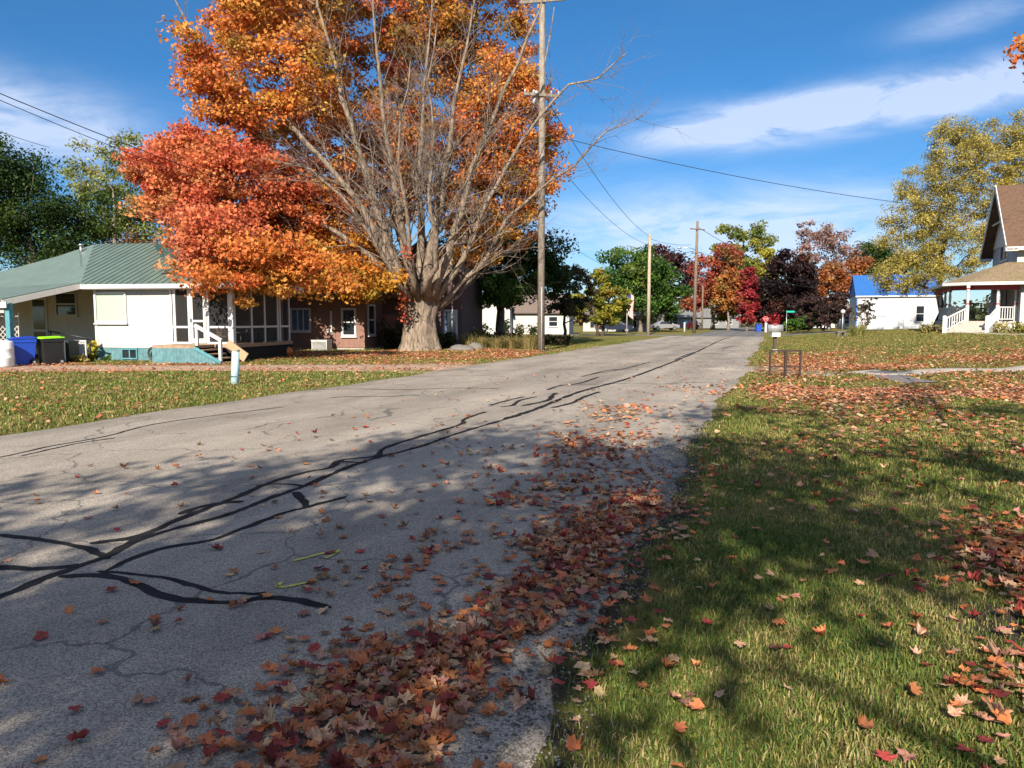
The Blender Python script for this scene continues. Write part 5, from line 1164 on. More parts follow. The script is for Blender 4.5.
pole('short dark utility pole under the red tree at the road end', 701.5, 118, 286, .15, .11, POLED)
b = base(684, 99); t = thing('white_post', 'short white post at the left road edge under the red tree', 'post', b); MB().tube([(0, 0, -.1), (0, 0, 1.2)], .11, 10).build('post', WHITE, t); MB().lathe((0, 0, 1.2), [(.14, 0), (.14, .05), (.04, .1)], 10).build('cap', WHITE, t)
# flag on its pole
b = base(626.5, 84); t = thing('flag_pole', 'white flag pole in front of the rounded green tree', 'flag pole', b, R(YAW)); MB().tube([(0, 0, 0), (0, 0, 5.1)], [.05, .035], 8).build('pole', WHITE, t); MB().lathe((0, 0, 5.1), [(.02, 0), (.07, .05), (.02, .12)], 10).build('finial', mat('gilt', (.5, .4, .1), .4), t)
def flag():
    root = thing('flag', 'limp red and white striped flag hanging on the flag pole', 'flag', b + Vector((0, 0, 0)), R(YAW)); nst = 13; cols_ = ((.5, .06, .07), (.78, .76, .74))
    fm = {0: mat('red_flag_cloth', cols_[0], .8, .1), 1: mat('white_flag_cloth', cols_[1], .8, .05)}
    # limp: stripes fall nearly straight down in folds
    for par in (0, 1):
        m_ = MB()
        for i in range(nst):
            if i % 2 != par: continue
            x0 = .05 + i * .052; x1 = x0 + .054
            for k in range(10):
                def q(x, k): return (x + .03 * math.sin(k * .9), .10 * math.sin(x * 16 + k * .25), 4.9 - k * .265 - x * .9)
                m_.poly([q(x0, k), q(x1, k), q(x1, k + 1), q(x0, k + 1)], True)
        m_.build('red_stripes' if par == 0 else 'white_stripes', fm[par], root)
    m_ = MB()
    for k in range(3):
        def q(x, k): return (x + .03 * math.sin(k * .9), .10 * math.sin(x * 16 + k * .25) - .012, 4.92 - k * .265 - x * .9)
        for i in range(6): m_.poly([q(.04 + i * .06, k), q(.1 + i * .06, k), q(.1 + i * .06, k + 1), q(.04 + i * .06, k + 1)], True)
    m_.build('blue_canton', mat('blue_flag_cloth', (.03, .05, .2), .8), root)
flag()
# leaning pale pipe post at the left verge
b = base(233.5, 18.6); t = thing('marker_post', 'leaning pale teal plastic pipe marker post on the left grass verge', 'post', b, R(YAW))
PTEAL = mat('pale_teal_plastic', (.42, .60, .62), .55, .12, 6, .1, 20, stain=((.25, .33, .33), 6, .6))
MB().tube([(0, 0, -.15), (.035, .0, .42), (.055, .0, .86)], [.098, .095, .09], 18).build('pipe', PTEAL, t); MB().tube([(.012, 0, .19), (.014, 0, .215)], .102, 18).build('band', mat('dark_band', (.06, .08, .08), .7), t); MB().lathe((.056, 0, .862), [(.098, -.03), (.098, .008), (.02, .012)], 18).build('cap', mat('tan_pipe_cap', (.38, .28, .18), .7), t)
# mailbox
b = base(774.5, 37.5); t = thing('mailbox', 'grey rounded mailbox over a white delivery box on a dark post beside the road', 'mailbox', b, R(YAW - 3))
MBX = mat('grey_mailbox_metal', (.34, .35, .36), .35, .12, 4, spec=.6, metal=.3)
def barrel(m_, x0, x1, w, z0, h, n=10):
    prof = [(-w / 2, z0), (w / 2, z0)] + [(w / 2 * math.cos(a), z0 + h - w / 2 + w / 2 * math.sin(a)) for a in [math.pi * k / n for k in range(n + 1)]]
    i = len(m_.v); m_.v += [(x0, y, z_) for y, z_ in prof] + [(x1, y, z_) for y, z_ in prof]; n_ = len(prof)
    for k in range(n_): m_.f.append((i + k, i + (k + 1) % n_, i + n_ + (k + 1) % n_, i + n_ + k)); m_.sm.append(k > 1)
    m_.f.append(tuple(i + k for k in reversed(range(n_)))); m_.sm.append(False); m_.f.append(tuple(i + n_ + k for k in range(n_))); m_.sm.append(False)
m_ = MB(); barrel(m_, -.36, .36, .30, 1.02, .36); bo = m_.build('box', MBX, t); m_ = MB(); barrel(m_, -.375, -.361, .32, 1.01, .38); m_.build('door', MBX, bo)
m_ = MB(); m_.box(-.1, -.07, -.17, -.155, 1.2, 1.42); m_.box(-.1, .02, -.17, -.155, 1.36, 1.44); m_.build('signal_flag', mat('faded_red', (.35, .06, .05), .6), t)
MB().box(-.20, .20, -.22, .16, .78, .985).build('delivery_box', WHITE, t); MB().box(-.17, .17, -.226, -.221, .81, .95).build('delivery_box_door', mat('off_white_plastic', (.66, .66, .66), .5), t)
MB().box(-.075, .075, -.075, .075, .14, .78).build('post', mat('dark_post_wood', (.075, .055, .045), .85, .2), t); MB().box(-.11, .11, -.11, .11, -.1, .15).build('base', mat('pale_block', (.5, .47, .42)), t)
# metal rack at the road edge
b = base(785.5, 21.2); t = thing('metal_rack', 'rusty open metal rack frame standing in the leaves at the road edge', 'rack', b, R(YAW))
RUST = mat('rusty_steel', (.045, .028, .024), .8, .35, 14, .2, 40); w2, dp, hh = .43, .0, .75
def tb(name, a, b_, r=.024): MB().bar(a, b_, r * 2, r * 2).build(name, RUST, t)
for x in (-w2, .01, w2):
    tb('leg', (x, 0, -.05), (x, 0, hh - .021), .024 if x != .01 else .032); tb('foot', (x, -.22, .012), (x, .22, .012), .016)
for y in (0,):
    tb('rail', (-w2 - .02 + y * .06, y, hh), (w2 + .02 + y * .06, y, hh)); tb('rail', (-w2 + .02 + y * .06, y + .0, .30), (w2 - .02 + y * .06, y, .30), .020)
# street sign, stop sign, blue bin, far mailbox, car
b = base(785.5, 82); t = thing('street_sign', 'green street name sign on a grey post in front of the dark purple tree', 'street sign', b, R(YAW)); MB().tube([(0, 0, -.2), (0, 0, 2.45)], .035, 8).build('post', GALV, t)
SG = mat('sign_green', (.02, .36, .26), .5, .05); MB().box(-.05, .86, -.03, .0, 2.47, 2.66).build('sign_plate', SG, t)
m_ = MB()
rr = random.Random(3); x = .03
while x < .76: w_ = rr.uniform(.035, .06); m_.box(x, x + w_ * .35, -.036, -.031, 2.52, 2.61); m_.box(x + w_ * .35, x + w_ * .8, -.036, -.031, 2.60 if rr.random() < .5 else 2.52, 2.61 if rr.random() < .5 else 2.62); x += w_ + .02
b = base(765, 104); t = thing('stop_sign', 'red octagonal stop sign with white border at the side street corner', 'stop sign', b, R(YAW - 30)); MB().tube([(0, 0, -.2), (0, 0, 1.75)], .04, 8).build('post', GALV, t)
def octo(r, y, m, name, par, th=.02): return MB().prism([(r * math.cos(math.pi / 8 + k * math.pi / 4), y, 1.75 + r * math.sin(math.pi / 8 + k * math.pi / 4)) for k in range(8)], th).build(name, m, par)
octo(.36, -.045, WHITE, 'border', t); octo(.335, -.052, mat('sign_red', (.55, .03, .03), .5, .05), 'face', t, .006)
cu = bpy.data.curves.new('stop_text', 'FONT'); cu.body = 'STOP'; cu.size = .24; cu.extrude = .004; cu.align_x = 'CENTER'; cu.align_y = 'CENTER'; tmp_ = bpy.data.objects.new('lettering_outline', cu); COL.objects.link(tmp_); bpy.context.view_layer.update(); tme = bpy.data.meshes.new_from_object(tmp_.evaluated_get(bpy.context.evaluated_depsgraph_get())); bpy.data.objects.remove(tmp_); to = bpy.data.objects.new('lettering', tme); COL.objects.link(to); to.parent = t; to.location = (0, -.064, 1.75); to.rotation_euler = (R(90), 0, 0); tme.materials.clear(); tme.materials.append(WHITE)
b = base(757.5, 104); t = thing('blue_bin', 'small blue wheeled bin left of the stop sign at the road end', 'bin', b, R(YAW)); m_ = MB(); m_.prism([(-.32, -.32, .95), (.32, -.32, .95), (.32, .32, .95), (-.32, .32, .95)], .92); m_.build('body', BLUEP, t); MB().box(-.36, .36, -.38, .36, .955, 1.05).build('lid', BLUEP, t)
for sx in (-1, 1): MB().tube([(sx * .30, .32, .12), (sx * .36, .32, .12)], .12, 10).build('wheel', BLKP, t)
b = base(765, 99); t = thing('white_sign_post', 'short white post beside the stop sign', 'post', b, R(YAW)); MB().box(-.13, .13, -.1, .1, -.1, 1.15).build('post', WHITE, t); MB().box(-.17, .17, -.14, .14, 1.152, 1.22).build('cap', WHITE, t)
def car(label, px, Z, body_m, rot, name='parked_car'):
    b = base(px, Z); t = thing(name, label, 'car', b, rot); 
    side_ = [(-2.15, .35), (-2.2, .75), (-1.5, .95), (-.8, 1.42), (.55, 1.45), (1.25, 1.0), (2.1, .85), (2.2, .4)]
    m_ = MB(); n_ = len(side_); W_ = .85; i = 0
    m_.v += [(x, -W_ * (1 if z_ < 1.1 else .82), z_) for x, z_ in side_] + [(x, W_ * (1 if z_ < 1.1 else .82), z_) for x, z_ in side_]
    for k in range(n_): m_.f.append((k, (k + 1) % n_, n_ + (k + 1) % n_, n_ + k)); m_.sm.append(False)
    m_.f.append(tuple(reversed(range(n_)))); m_.sm.append(False); m_.f.append(tuple(range(n_, 2 * n_))); m_.sm.append(False); m_.build('body', body_m, t)
    for sy in (-1, 1):
        g = MB(); y = sy * .86; g.prism([(-1.15, y, .98), (.95, y, .98), (.45, sy * .73, 1.37), (-.75, sy * .73, 1.37)][::sy], .02); g.build('side_window', GLASS, t)
        for x in (-1.35, 1.35):
            wo = MB().tube([(x, sy * .66, .32), (x, sy * .9, .32)], .32, 16).build('wheel', BLKP, t); MB().tube([(x, sy * .9, .32), (x, sy * .905, .32)], .18, 12).build('rim', GALV, wo)
    for sy in (-.6, .6): MB().box(2.17, 2.23, sy - .15, sy + .15, .62, .76).build('headlight', INS, t); MB().box(-2.24, -2.17, sy - .15, sy + .15, .62, .78).build('tail_light', mat('red_lens', (.4, .02, .02), .3), t)
    return t
car('dark blue car parked beside the long white building', 615, 97, mat('dark_car_paint', (.012, .016, .035), .3, .05, spec=.6), R(YAW)); car('silver grey car parked by the red trees at the road end', 664, 118, mat('silver_car_paint', (.22, .22, .23), .3, .03, spec=.6), R(YAW + 8)); car('dark red car parked under the red tree', 690, 128, mat('red_car_paint', (.28, .02, .025), .3, .05, spec=.6), R(YAW + 90)); car('pale car parked behind the green shrub', 815, 100, mat('pale_car_paint', (.62, .63, .65), .3, .03, spec=.6), R(YAW + 4))
# stone garden bench with grass tuft and lamp post on the right lawn
b = base(840, 56); t = thing('stone_bench', 'low dark stone garden bench on the lawn before the white wall', 'bench', b, R(YAW + 12)); STN = mat('grey_stone', (.25, .24, .22), .9, .2, 5, .2, 20)
MB().box(-.42, .42, -.2, .2, .36, .45).build('seat', STN, t)
for x in (-.28, .28): MB().box(x - .07, x + .07, -.16, .16, -.1, .357).build('leg', STN, t)
b = base(841.5, 63); t = thing('lamp_post', 'thin grey lamp post between the purple shrub and the white wall', 'lamp post', b, R(YAW)); MB().tube([(0, 0, -.1), (0, 0, 1.75)], .05, 8).build('post', GALV, t); MB().lathe((0, 0, 1.75), [(.06, 0), (.16, .05), (.18, .25), (.05, .34)], 10).build('lantern', mat('lamp_glass', (.55, .55, .52), .3), t)
def tuft(name, label, p, h, w, n, seed, pal, dead=False, cat='ornamental grass'):
    rng = random.Random(seed); root = thing(name, label, cat, p, 0); V = []; C = []
    for k in range(n):
        a = rng.uniform(0, 6.283); r = rng.uniform(0, w * .35); o = Vector((math.cos(a) * r, math.sin(a) * r, -.02)); hh_ = h * rng.uniform(.6, 1.05); ln = rng.uniform(.1, .75) * w; d = Vector((math.cos(a + rng.gauss(0, .6)), math.sin(a + rng.gauss(0, .6)), 0)); sd_ = Vector((-d.y, d.x, 0)) * rng.uniform(.006, .014) * 1.4
        p1_ = o + d * ln * .35 + Vector((0, 0, hh_ * .65)); p2_ = o + d * ln + Vector((0, 0, hh_ * rng.uniform(.7, 1.0)))
        V += [o - sd_, o + sd_, p1_ + sd_ * .8, p1_ - sd_ * .8, p1_ - sd_ * .8, p1_ + sd_ * .8, p2_ + sd_ * .2, p2_ - sd_ * .2]; c = pal[rng.randrange(len(pal))]; f = rng.uniform(.75, 1.25); C += [[q * f for q in c]] * 8
    npmesh('blades', [tuple(v) for v in V], 4, LEAF, C, root); return root
DRYP = [(.42, .32, .15), (.36, .27, .11), (.30, .26, .09), (.20, .2, .06)]
tuft('ornamental_grass', 'yellow green ornamental grass tuft beside the stone bench', base(857, 55), .95, 1.1, 420, 1, [(.34, .34, .10), (.42, .38, .14), (.25, .28, .07)]); 
for k, (px, Z, h) in enumerate(((497, 39.5, .75), (512, 39.8, .9), (529, 39.2, 1.0), (481, 40.5, .8), (470, 41, 1.0))):
    tuft('dry_grass', ['short dry grass tuft left of the wooden pole', 'middling dry grass tuft nearer the wooden pole', 'tall dry grass tuft right against the wooden pole', 'thin dry grass tuft by the dark stones', 'dry weedy tuft at the dark house corner'][k], base(px, Z), h, 1.1, 260, 20 + k, DRYP, cat='dry grass')
def rocks(label, px, Z, w, h, seed):
    rng = random.Random(seed); b = base(px, Z); prof = [(w * .5, -.05), (w * .52, h * .25), (w * .42, h * .65), (w * .22, h * .92), (w * .05, h)]; m_ = MB(); m_.lathe((0, 0, 0), prof, 14, sx=1, sy=.7)
    m_.v = [(x * (1 + .22 * mnoise.noise(Vector((x * 2 + seed, y * 2, z_ * 2)))), y * (1 + .25 * mnoise.noise(Vector((x * 2, y * 2 + seed, z_ * 3)))), z_ * (1 + .2 * mnoise.noise(Vector((x * 3, y * 3, seed))))) for x, y, z_ in m_.v]
    o = m_.build('rock', STN, None, b); tag(o, label, 'rock'); return o
rocks('low flat grey rock at the foot of the maple', 461, 36.8, 1.3, .3, 1); rocks('dark rounded rock in the dry grass left of the wooden pole', 475, 39.2, .9, .35, 2)
# bushes behind the verge, then a dark leaf strip painting in tree shadow
SHADE_STRIP_COLS = [(.035, .05, .014), (.06, .07, .02), (.10, .075, .03)]
for k, (px, Z, w_, h_) in enumerate(((478, 45, 1.7, .95), (380, 44, 2.0, 1.2), (448, 41.0, .8, .8), (437, 40.5, .9, .7), (395, 41.5, 1.6, 1.3))):
    leafy_plant('bush', ['dark scrubby bush at the right corner of the dark house', 'dark bush against the brown house left of the maple trunk', 'scraggly bush under the white framed window of the dark house', 'twiggy low bush right behind the maple trunk', 'tall dark bush behind the left side of the maple trunk'][k], base(px, Z), h_, w_, [(.04, .06, .018, 3), (.07, .08, .025, 2), (.13, .07, .03, 1)], 620, 60 + k, .15, 'bush', 12)
for k, (px, h_, w_) in enumerate(((471, .7, 1.4), (482, 1.1, 1.3), (505, 1.3, 1.2), (520, .9, 1.5), (533, 1.0, 1.6))):
    leafy_plant('foundation_shrub', ['small dark shrub under the white house window', 'dark shrub at the left of the white front wing', 'tall thin shrub right of the forked tree trunk', 'low shrub along the white house wall', 'rounded shrub along the white house wall nearest the wooden pole'][k], base(px, 80), h_ * 1.1, w_, [(.03, .05, .015, 3), (.06, .08, .02, 2), (.16, .08, .04, .6)], 260, 70 + k, .2, 'shrub', 8)
mb = MB()
HW = thing('tree_shade_strip', 'long low dark leaf strip standing in for the tree shadow between the dry grass and the far green lawn', 'tree_shade_strip', base(528, 47), R(YAW))  # dark leaves stand in for the trees' shadow on the grass
nr = np.random.default_rng(5); cl = np.stack([nr.uniform(-3.8, 2.6, 70), nr.uniform(-.3, .3, 70), nr.uniform(.1, .55, 70)], -1)
V, C = leaf_cloud(cl, .42, 60, .13, [(.045, .04, .02, 3), (.07, .055, .025, 2), (.035, .045, .015, 2)], nr, .8); npmesh('foliage', V, 4, LEAF, C, HW)
for k in range(5): MB().tube([(-3.5 + k * 1.4, 0, -.05), (-3.4 + k * 1.4, 0, .5)], .03, 5).build('stem', BARK_DARK, HW)
# antenna mast at the far left
b = W((1.0 - 512) / F * 44, 44); b.z = 0; t = thing('antenna_tower', 'thin lattice antenna tower behind the green roofed house', 'tower', b, R(YAW)); H_ = EYE + (320 - 182) * 44 / F
for k in range(3): a = k * 2.094 + .3; MB().tube([(.17 * math.cos(a), .17 * math.sin(a), 0), (.12 * math.cos(a), .12 * math.sin(a), H_)], .018, 5).build('rail', GALV, t)
m_ = MB()
for k in range(int(H_ / .45)):
    for j in range(3): a = j * 2.094 + .3; c = a + 2.094; z0 = k * .45; m_.tube([(.16 * math.cos(a), .16 * math.sin(a), z0), (.16 * math.cos(c), .16 * math.sin(c), z0 + (.45 if (k + j) % 2 else 0))], .009, 4, cap=False)
m_.build('bracing', GALV, t)
# wires
def wire(label, a, b_, sag, r=.016, name='overhead_wire', group=None):
    a = Vector(a); b_ = Vector(b_); n = 28; pts = [a.lerp(b_, k / n) - Vector((0, 0, sag * 4 * (k / n) * (1 - k / n))) for k in range(n + 1)]
    o = MB().tube(pts, r, 5).build(name, WIREM, None); tag(o, label, 'cable', group); return o
wire('upper of the two dark overhead cables above the green roof', P(-110, 48, 20), P(300, 206, 39), .25, .016); wire('lower of the two dark overhead cables above the green roof', P(-110, 53, 20), P(298, 212, 39), .3, .012)
wire('short overhead cable above the dark green tree at the far left', P(-110, 88, 24), P(60, 152, 52), .15, .016)
T = lambda px, py, Z: P(px, py, Z)
wire('long sagging cable from the tall wooden pole to the porch house roof', T(541, 138, 37.9), T(986, 214, 50.5), .55, .017)
wire('overhead cable from the tall pole to the slim pole, upper one', T(545, 105, 37.8), T(648, 238, 81), .9, .018); wire('overhead cable from the tall pole to the slim pole, lower one', T(541, 150, 37.9), T(648, 246, 81), .9, .015)
wire('service cable from the tall wooden pole to the white house behind', T(541, 226, 37.9), T(608, 268, 69), .2, .012)
wire('pale cable running left from the slim pole into the trees', T(648, 268, 81), T(596, 277, 77), .1, .04); wire('cable between the slim pole and the crossarm pole', T(648, 268, 81), T(693, 252, 92), -.25, .03); wire('upper cable between the slim pole and the crossarm pole', T(648, 240, 81), T(689, 246, 92), .25, .02)
wire('cable from the crossarm pole dropping toward the dark purple tree', T(694, 228, 92), T(800, 284, 170), .4, .03); wire('cable along the side street before the dark purple tree', T(694, 252, 92), T(850, 288, 100), .6, .02); wire('lower cable along the side street before the dark purple tree', T(694, 262, 92), T(850, 292, 100), .6, .02)
# far woods
nr = np.random.default_rng(77); n = 520; pxs = nr.uniform(-400, 1500, n); Zs = nr.uniform(190, 260, n); hs_ = nr.uniform(3, 9, n); cl = []
for a, zc, h_ in zip(pxs, Zs, hs_):
    p = W((a - 512) / F * zc, zc)
    for k in range(2): cl.append((p.x + nr.normal() * 3, p.y + nr.normal() * 3, h_ * nr.uniform(.1, 1)))
V, C = leaf_cloud(np.array(cl), 4.2, 48, 1.1, [(.03, .045, .015, 3), (.05, .06, .02, 2), (.08, .05, .025, 1.2), (.03, .02, .018, 1), (.14, .08, .03, .5)], nr, .8)
fw = npmesh('far_woods', V, 4, LEAF, C); tag(fw, 'mixed autumn woods closing the end of the street', 'woods', kind='stuff')
# ------------------------------------------------------------------ fallen leaves
FALL = leaf_mat('fallen_leaf', .18, .6)
HALF = [(0, -.34), (.09, -.40), (.34, -.37), (.27, -.21), (.52, -.02), (.39, .05), (.45, .25), (.22, .17), (.19, .36), (.11, .33)]
OUT = HALF + [(0, .60)] + [(-x, y) for x, y in reversed(HALF[1:])]
NO = len(OUT)
OUTA = np.array(OUT)
def leaf_shape(rng, curl):
    """centre, inner ring and outline of a dried leaf, curled; returns (n,3)"""
    curl = curl * rng.choice([.5, .8, 1.1, 2.0], p=[.25, .35, .25, .15]); asp = rng.uniform(.78, 1.15)
    o = OUTA * (1 + .12 * rng.normal(size=(NO, 1))) * [asp, 1]; i_ = o * .52 + .02 * rng.normal(size=(NO, 2)); o = np.vstack([[[0, -.05]], i_, o]); a, b, c = rng.normal(size=3) * curl
    z = a * 1.1 * o[:, 0] ** 2 + b * 1.1 * o[:, 1] ** 2 + c * o[:, 0] * o[:, 1] + curl * .5 * np.abs(o[:, 0]) + .06 * rng.normal(size=len(o)) * curl * 2
    if rng.random() < .35:      # one edge rolled over
        an = rng.uniform(0, 6.28); t = o[:, 0] * np.cos(an) + o[:, 1] * np.sin(an) - .16; k = t > 0; z[k] += t[k] * 1.3; o[k] -= np.outer(t[k] * .75, [np.cos(an), np.sin(an)])
    z[0] -= .05; return np.column_stack([o, z - z.min()])
TRI = np.array([(0, k + 1, (k + 1) % NO + 1) for k in range(NO)] + [q for k in range(NO) for q in ((k + 1, NO + k + 1, NO + (k + 1) % NO + 1), (k + 1, NO + (k + 1) % NO + 1, (k + 1) % NO + 1))])
NLV = 2 * NO + 1
COLS = {'red': (.30, .05, .038), 'dark_red': (.17, .03, .026), 'orange': (.46, .16, .06), 'tan': (.46, .28, .16), 'pink': (.42, .19, .13), 'brown': (.24, .115, .06)}
nrl = np.random.default_rng(101)
def inview(x, y, marg=.12):
    xc = x * CY + y * SY; zc = -x * SY + y * CY; return (zc > 2.0) & (np.abs(xc) < zc * (512 / F + marg) + .1)
def dens(x, y):
    on_road = (x > road_left(y)) & (x < road_right(y))
    l = litter(x, y); d = np.clip(l, 0, 1) ** 1.35
    n = fbm(x * 1.3, y * 1.3, 31); n2 = fbm(x * .8 + 9, y * .8, 12)
    e = x - road_right(y)
    sp = .006 * np.exp(-((e + 1.6) / 1.5) ** 2) * sm((n2 - .3) / .3) + .003 * (x > -7)
    # satellite clusters on the asphalt beside the drift
    sat = .55 * np.exp(-((e + 1.05) / .65) ** 2) * sm((n - .48) / .12) * sm((15 - y) / 6)
    sat = np.maximum(sat, .7 * sm((fbm(x * .9 + 3, y * .45, 55) - .58) / .08) * np.exp(-((e + 1.4) / .8) ** 2) * sm((y - 6) / 3) * sm((20 - y) / 5))
    return np.where(on_road, np.maximum(d * (.35 + .65 * sm((n - .32) / .2)), sp + sat * .28), np.maximum(d, .014 * (np.abs(x + 5) < 20)))
def scatter(n, xr, yr, peak):
    x = nrl.uniform(*xr, n); y = nrl.uniform(*yr, n); k = inview(x, y, .12 if xr[0] > -20 else .35) & (nrl.random(n) < dens(x, y) * peak); return x[k], y[k]
def rot_mats(m_, tilt):
    a = nrl.uniform(0, 2 * np.pi, m_); t = np.abs(nrl.normal(size=m_)) * tilt; d = nrl.uniform(0, 2 * np.pi, m_)
    ca, sa = np.cos(a), np.sin(a); Rz = np.zeros((m_, 3, 3)); Rz[:, 0, 0] = ca; Rz[:, 0, 1] = -sa; Rz[:, 1, 0] = sa; Rz[:, 1, 1] = ca; Rz[:, 2, 2] = 1
    kx, ky = np.cos(d), np.sin(d); c, s = np.cos(t), np.sin(t); T_ = np.zeros((m_, 3, 3))
    T_[:, 0, 0] = c + kx * kx * (1 - c); T_[:, 0, 1] = kx * ky * (1 - c); T_[:, 0, 2] = ky * s
    T_[:, 1, 0] = kx * ky * (1 - c); T_[:, 1, 1] = c + ky * ky * (1 - c); T_[:, 1, 2] = -kx * s
    T_[:, 2, 0] = -ky * s; T_[:, 2, 1] = kx * s; T_[:, 2, 2] = c
    return T_ @ Rz, a, t, d
# near leaves: full outline
x, y = scatter(110000, (-7, 5), (1.5, 10.5), .95)
zc = -x * SY + y * CY; o = np.argsort(zc); x, y, zc = x[o], y[o], zc[o]
kinds = ['red', 'orange', 'tan', 'pink', 'dark_red', 'brown']
kp = np.array([.14, .36, .26, .12, .04, .08])
kk_ = nrl.choice(6, len(x), p=kp / kp.sum())
size = nrl.uniform(.045, .092, len(x))
on_r = (x < road_right(y)); gh = hgt(x, y)
lz = np.where(on_r, .016, .03) + gh + nrl.random(len(x)) * np.where(litter(x, y) > .35, .035, .010)
Rm, aa, tt, dd_ = rot_mats(len(x), .22)
NI = min(300, len(x))
# the 300 that show largest are objects of their own
protos = {}
def proto(kind, v):
    if (kind, v) in protos: return protos[(kind, v)]
    rg = np.random.default_rng(hash(kind) % 1000 if False else (kinds.index(kind) * 17 + v)); s = leaf_shape(rg, .32)
    st = np.array([[-.012, -.34, s[NO + 1, 2]], [.012, -.34, s[NO + 1, 2]], [.06, -.78, .06], [.045, -.79, .06]]); V = np.vstack([s, st]); me = bpy.data.meshes.new(kind + '_leaf')
    f = [tuple(int(q) for q in t) for t in TRI] + [(NLV, NLV + 1, NLV + 2, NLV + 3)]; me.from_pydata([tuple(map(float, q)) for q in V], [], f); me.update(); me.polygons.foreach_set('use_smooth', np.ones(len(f), bool))
    c = np.ones((len(V), 4), np.float32); b0 = np.array(COLS[kind]) * (1 + .18 * rg.normal()); c[:, :3] = np.clip(b0 * (1 + .14 * rg.normal(size=(len(V), 1))), .01, .9); c[0, :3] *= .8; c[NLV:, :3] = (.30, .12, .07)
    a = me.color_attributes.new('col', 'FLOAT_COLOR', 'POINT'); a.data.foreach_set('color', c.ravel()); me.materials.append(FALL); protos[(kind, v)] = me; return me
def where(x, y, i):
    if on_r[i]: return 0 if litter(x[i:i + 1], y[i:i + 1])[0] > .3 else 1
    return 2
desc = {'red': 'red', 'orange': 'orange', 'tan': 'tan', 'pink': 'pale pinkish', 'dark_red': 'dark red', 'brown': 'brown'}
place = ['lying in the leaf drift along the asphalt edge', 'lying on open asphalt near the leaf drift', 'lying on the near grass']
from mathutils import Quaternion
for i in range(NI):
    kd = kinds[kk_[i]]; w_ = where(x, y, i); ob = bpy.data.objects.new('fallen_leaf', proto(kd, int(i % 9))); COL.objects.link(ob)
    ob.location = (float(x[i]), float(y[i]), float(lz[i])); s = float(size[i]); ob.scale = (s, s, s); ob.rotation_euler = Matrix([list(map(float, r)) for r in Rm[i]]).to_euler()
    tag(ob, f'fallen {desc[kd]} maple leaf {place[w_]}', 'fallen leaf', f'{desc[kd]} maple leaves {place[w_]}')
def leaf_mesh(name, x, y, lz, size, Rm, kk_, label, full=True):
    m_ = len(x)
    if full:
        nv = NLV; shp = np.stack([leaf_shape(nrl, .34) for _ in range(24)]); idx1 = TRI
    else:
        b6 = np.array([(0, -.4, 0), (.38, -.3, .06), (.46, .18, .1), (0, .58, .02), (-.46, .18, .08), (-.38, -.3, .05)]); shp = np.stack([b6 * (1 + .2 * nrl.normal(size=(6, 1))) for _ in range(24)]); nv = 6; idx1 = np.array([(0, 1, 2), (0, 2, 3), (0, 3, 4), (0, 4, 5)])
    S = shp[nrl.integers(0, 24, m_)] * size[:, None, None]; V = np.einsum('mij,mvj->mvi', Rm, S); V[:, :, 0] += x[:, None]; V[:, :, 1] += y[:, None]; V[:, :, 2] += lz[:, None]
    cb = np.array([COLS[k] for k in kinds])[kk_] * (1 + .2 * nrl.normal(size=(m_, 1))) * (1 + .06 * nrl.normal(size=(m_, 3))); C = np.repeat(np.clip(cb, .01, .9)[:, None], nv, 1) * (1 + .12 * nrl.normal(size=(m_, nv, 1)))
    idx = (idx1[None] + (np.arange(m_) * nv)[:, None, None]).reshape(-1, 3)
    ob = npmesh(name, V.reshape(-1, 3), 3, FALL, np.clip(C, .005, .9).reshape(-1, 3), idx=idx); tag(ob, label, 'fallen leaves', kind='stuff'); return ob
sl_ = slice(NI, None)
leaf_mesh('fallen_leaves', x[sl_], y[sl_], lz[sl_], size[sl_], Rm[sl_], kk_[sl_], 'thick drift of fallen maple leaves along the road edge and on the near lawn')
print('near leaves', len(x))
def far_leaves(n, xr, yr, peak, s0, s1, label, name='fallen_leaves'):
    x, y = scatter(n, xr, yr, peak); m_ = len(x); Rm, *_ = rot_mats(m_, .35); on_r = x < road_right(y)
    p = np.array([.05, .40, .40, .05, .01, .09]); k = nrl.choice(6, m_, p=p / p.sum())
    z = hgt(x, y) + np.where((x < road_right(y)) & (x > road_left(y)), .018, .035) + nrl.random(m_) * .03
    print(name, m_); return leaf_mesh(name, x, y, z, nrl.uniform(s0, s1, m_), Rm, k, label, False)
far_leaves(330000, (-9, 13), (10.5, 30), .55, .05, .095, 'scattered orange leaves over the right lawn and the far drift')
far_leaves(200000, (-2, 18), (30, 62), .42, .06, .10, 'orange leaves strewn over the lawn below the porch house')
far_leaves(420000, (-34, -8), (6, 46), .42, .05, .095, 'orange and tan leaves covering the left verge and the ground under the big maple')

